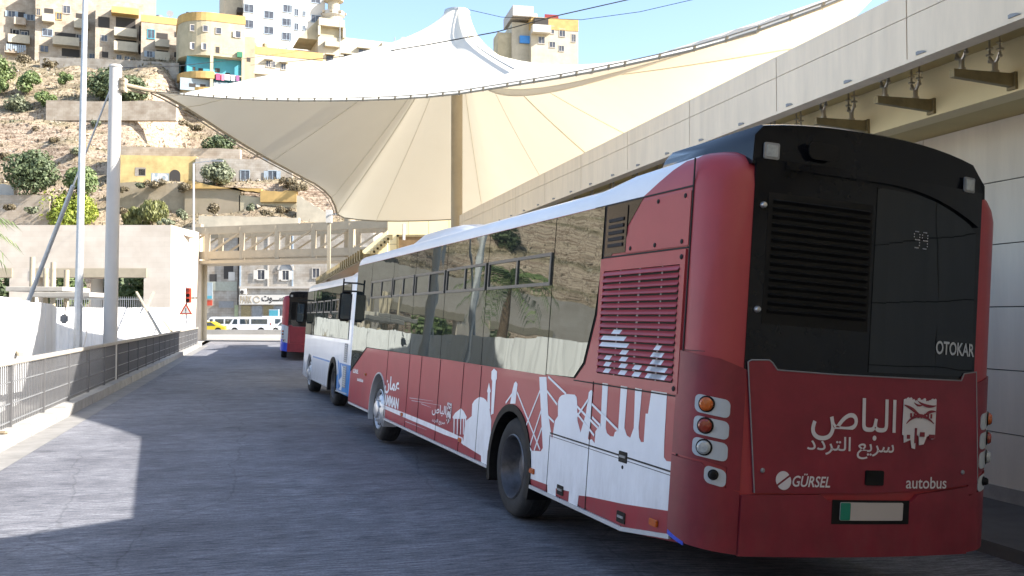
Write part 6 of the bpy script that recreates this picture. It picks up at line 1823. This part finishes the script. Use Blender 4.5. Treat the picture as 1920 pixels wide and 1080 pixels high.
leafy('slope_shrub', 'green shrub cut off by the left picture edge', 'shrub', 0, 184, 154, 26, 42, m_leaf_md, 900, 0.36, 6, 14)
leafy('slope_tree', 'broad dark green tree behind the top of the white mast', 'tree', 196, 192, 153, 74, 66, m_leaf_dk, 3000, 0.42, 12, 15)
leafy('slope_tree', 'dark spreading tree right of the mast top under the sail corner', 'tree', 248, 196, 153.5, 74, 50, m_leaf_dk, 2600, 0.42, 11, 16)
rs = random.Random(21)
dry = [(45, 118, 158), (92, 126, 157), (30, 240, 149), (60, 250, 148), (100, 268, 147), (180, 240, 149), (345, 236, 149), (370, 245, 148), (262, 352, 135.5), (292, 352, 135.6), (346, 360, 134.8), (470, 395, 134), (500, 404, 132), (530, 400, 133), (340, 412, 131), (400, 402, 133), (20, 396, 129.5), (60, 400, 129.5), (230, 360, 135), (226, 400, 130), (312, 422, 129), (540, 352, 137), (560, 360, 136), (140, 290, 145), (10, 300, 143)]
for i, (px, py, D) in enumerate(dry):
    leafy('dry_bush', 'small dry brownish bush on the rocky slope', 'shrub', px, py, D, rs.uniform(20, 50), rs.uniform(9, 20), (m_leaf_dry, m_leaf_dry, m_leaf_gr)[i % 3], 480, 0.30, 8, 100+i, trunk=False, group='dry bushes scattered over the slope')
# more trees and shrubs along the slope beyond the left edge: they show in the bus windows
r2 = random.Random(77)
for i in range(26):
    x = r2.uniform(-190, -84); D = r2.choice((133, 134, 143, 152, 155, 158, 163)) ; Dw = D - max(0, -x-95)*0.55
    b = Vector((x, Dw, hill_z(x, D))); big = r2.random() < 0.55
    t_ = leafy('slope_tree' if big else 'slope_shrub', 'tree on the slope outside the left edge of the view' if big else 'shrub on the slope outside the left edge of the view', 'tree' if big else 'shrub', 960, 500, D, r2.uniform(60, 110) if big else r2.uniform(30, 50), r2.uniform(50, 85) if big else r2.uniform(22, 36), (m_leaf_dk, m_leaf_md, m_leaf_gr)[i % 3], 1800 if big else 700, 0.42, 10, 300+i, group='trees and shrubs outside the left edge')
    t_.location = b
# greenery behind the gate openings and further left (seen in the bus windows too)
for i, (px, py, w, h, D) in enumerate(((120, 590, 80, 92, 80), (225, 590, 80, 88, 82), (262, 590, 60, 90, 79), (8, 592, 70, 92, 80), (-160, 592, 110, 80, 80), (-330, 592, 120, 90, 82))):
    leafy('garden_tree', ['dark green garden tree seen through the left part of the gate opening', 'garden tree behind the white column in the gate opening', 'leafy garden tree at the right side of the gate opening', 'garden tree in the gate opening at the left edge', 'garden tree beyond the left picture edge', 'far garden tree beyond the left picture edge'][i], 'tree', px, py, D, w, h, m_leaf_dk if i % 2 else m_leaf_md, 2200, 0.34, 10, 40+i)
def palm(x, y, H, seed, label):
    r = random.Random(seed); root = thing('palm_tree', label, 'palm', (x, y, 0))
    MB().tube([(0, 0, 0), (0.1, 0.05, H*0.5), (0.05, 0, H)], 0.26, 12, r2=0.18).build('trunk', m_bark, root, True)
    mb = MB()
    for i in range(30):
        a = 2*math.pi*i/30 + r.uniform(-.1, .1); el = r.uniform(-0.3, 1.1); L_ = r.uniform(1.8, 2.5); pts = []
        for k in range(9):
            t = k/8; pts.append(Vector((math.cos(a)*L_*t*math.cos(el*(1-t*.6)), math.sin(a)*L_*t*math.cos(el*(1-t*.6)), H + L_*t*math.sin(el) - 1.5*t*t)))
        for k in range(8):
            d = (pts[k+1]-pts[k]).normalized(); s = d.cross(Vector((0, 0, 1))).normalized()
            for sg in (-1, 1):
                for q in (0.25, 0.75):
                    b = pts[k].lerp(pts[k+1], q); tip = b + s*sg*0.55*(1-0.6*k/8) + d*0.35 - Vector((0, 0, 0.22))
                    mb.add([b - d*0.04, tip, b + d*0.04 + Vector((0, 0, 0.01))], [(0, 1, 2)])
    mb.build('crown', m_leaf_md, root, fix=False)
palm(-20.2, 33.5, 5.2, 5, 'palm whose frond tips enter at the left picture edge')

# ------------------------------------------------------------------ overhead wires, roof poles
def wire(label, pts, r=0.03):
    W_ = [P(*p) for p in pts]; full = []
    for i in range(len(W_)-1):
        for t in range(8): full.append(W_[i].lerp(W_[i+1], t/8))
    full.append(W_[-1])
    tag(MB().tube(full, r, 5).build('overhead_wire', m_matblack), label, 'wire')
wire('dark overhead wire crossing the front of the sail from the houses', [(1210, -8, 30), (1050, 28, 29.5), (930, 60, 29), (800, 84, 29), (700, 100, 31), (560, 114, 60), (470, 122, 120)], 0.018)
wire('thin overhead wire high in the sky right of the skyline house', [(1330, -8, 60), (1200, 22, 62), (1090, 37, 64), (940, 32, 68), (870, 16, 72)], 0.02)
wire('pale wire running from the white mast to the ridge houses', [(228, 127, 26.4), (330, 124, 50), (450, 111, 90), (560, 96, 150)], 0.02)
for i, (px, yt, yb, D) in enumerate(((637, 35, 130, 172), (740, 70, 110, 172))):
    b, t = P(px, yb, D), P(px, yt, D); o = MB().tube([(0, 0, -3), (0, 0, t.z-b.z)], 0.09, 6).build('utility_pole', m_grey); o.location = b
    tag(o, ['grey utility pole in front of the long cream house', 'short utility pole at the end of the long cream house'][i], 'pole')
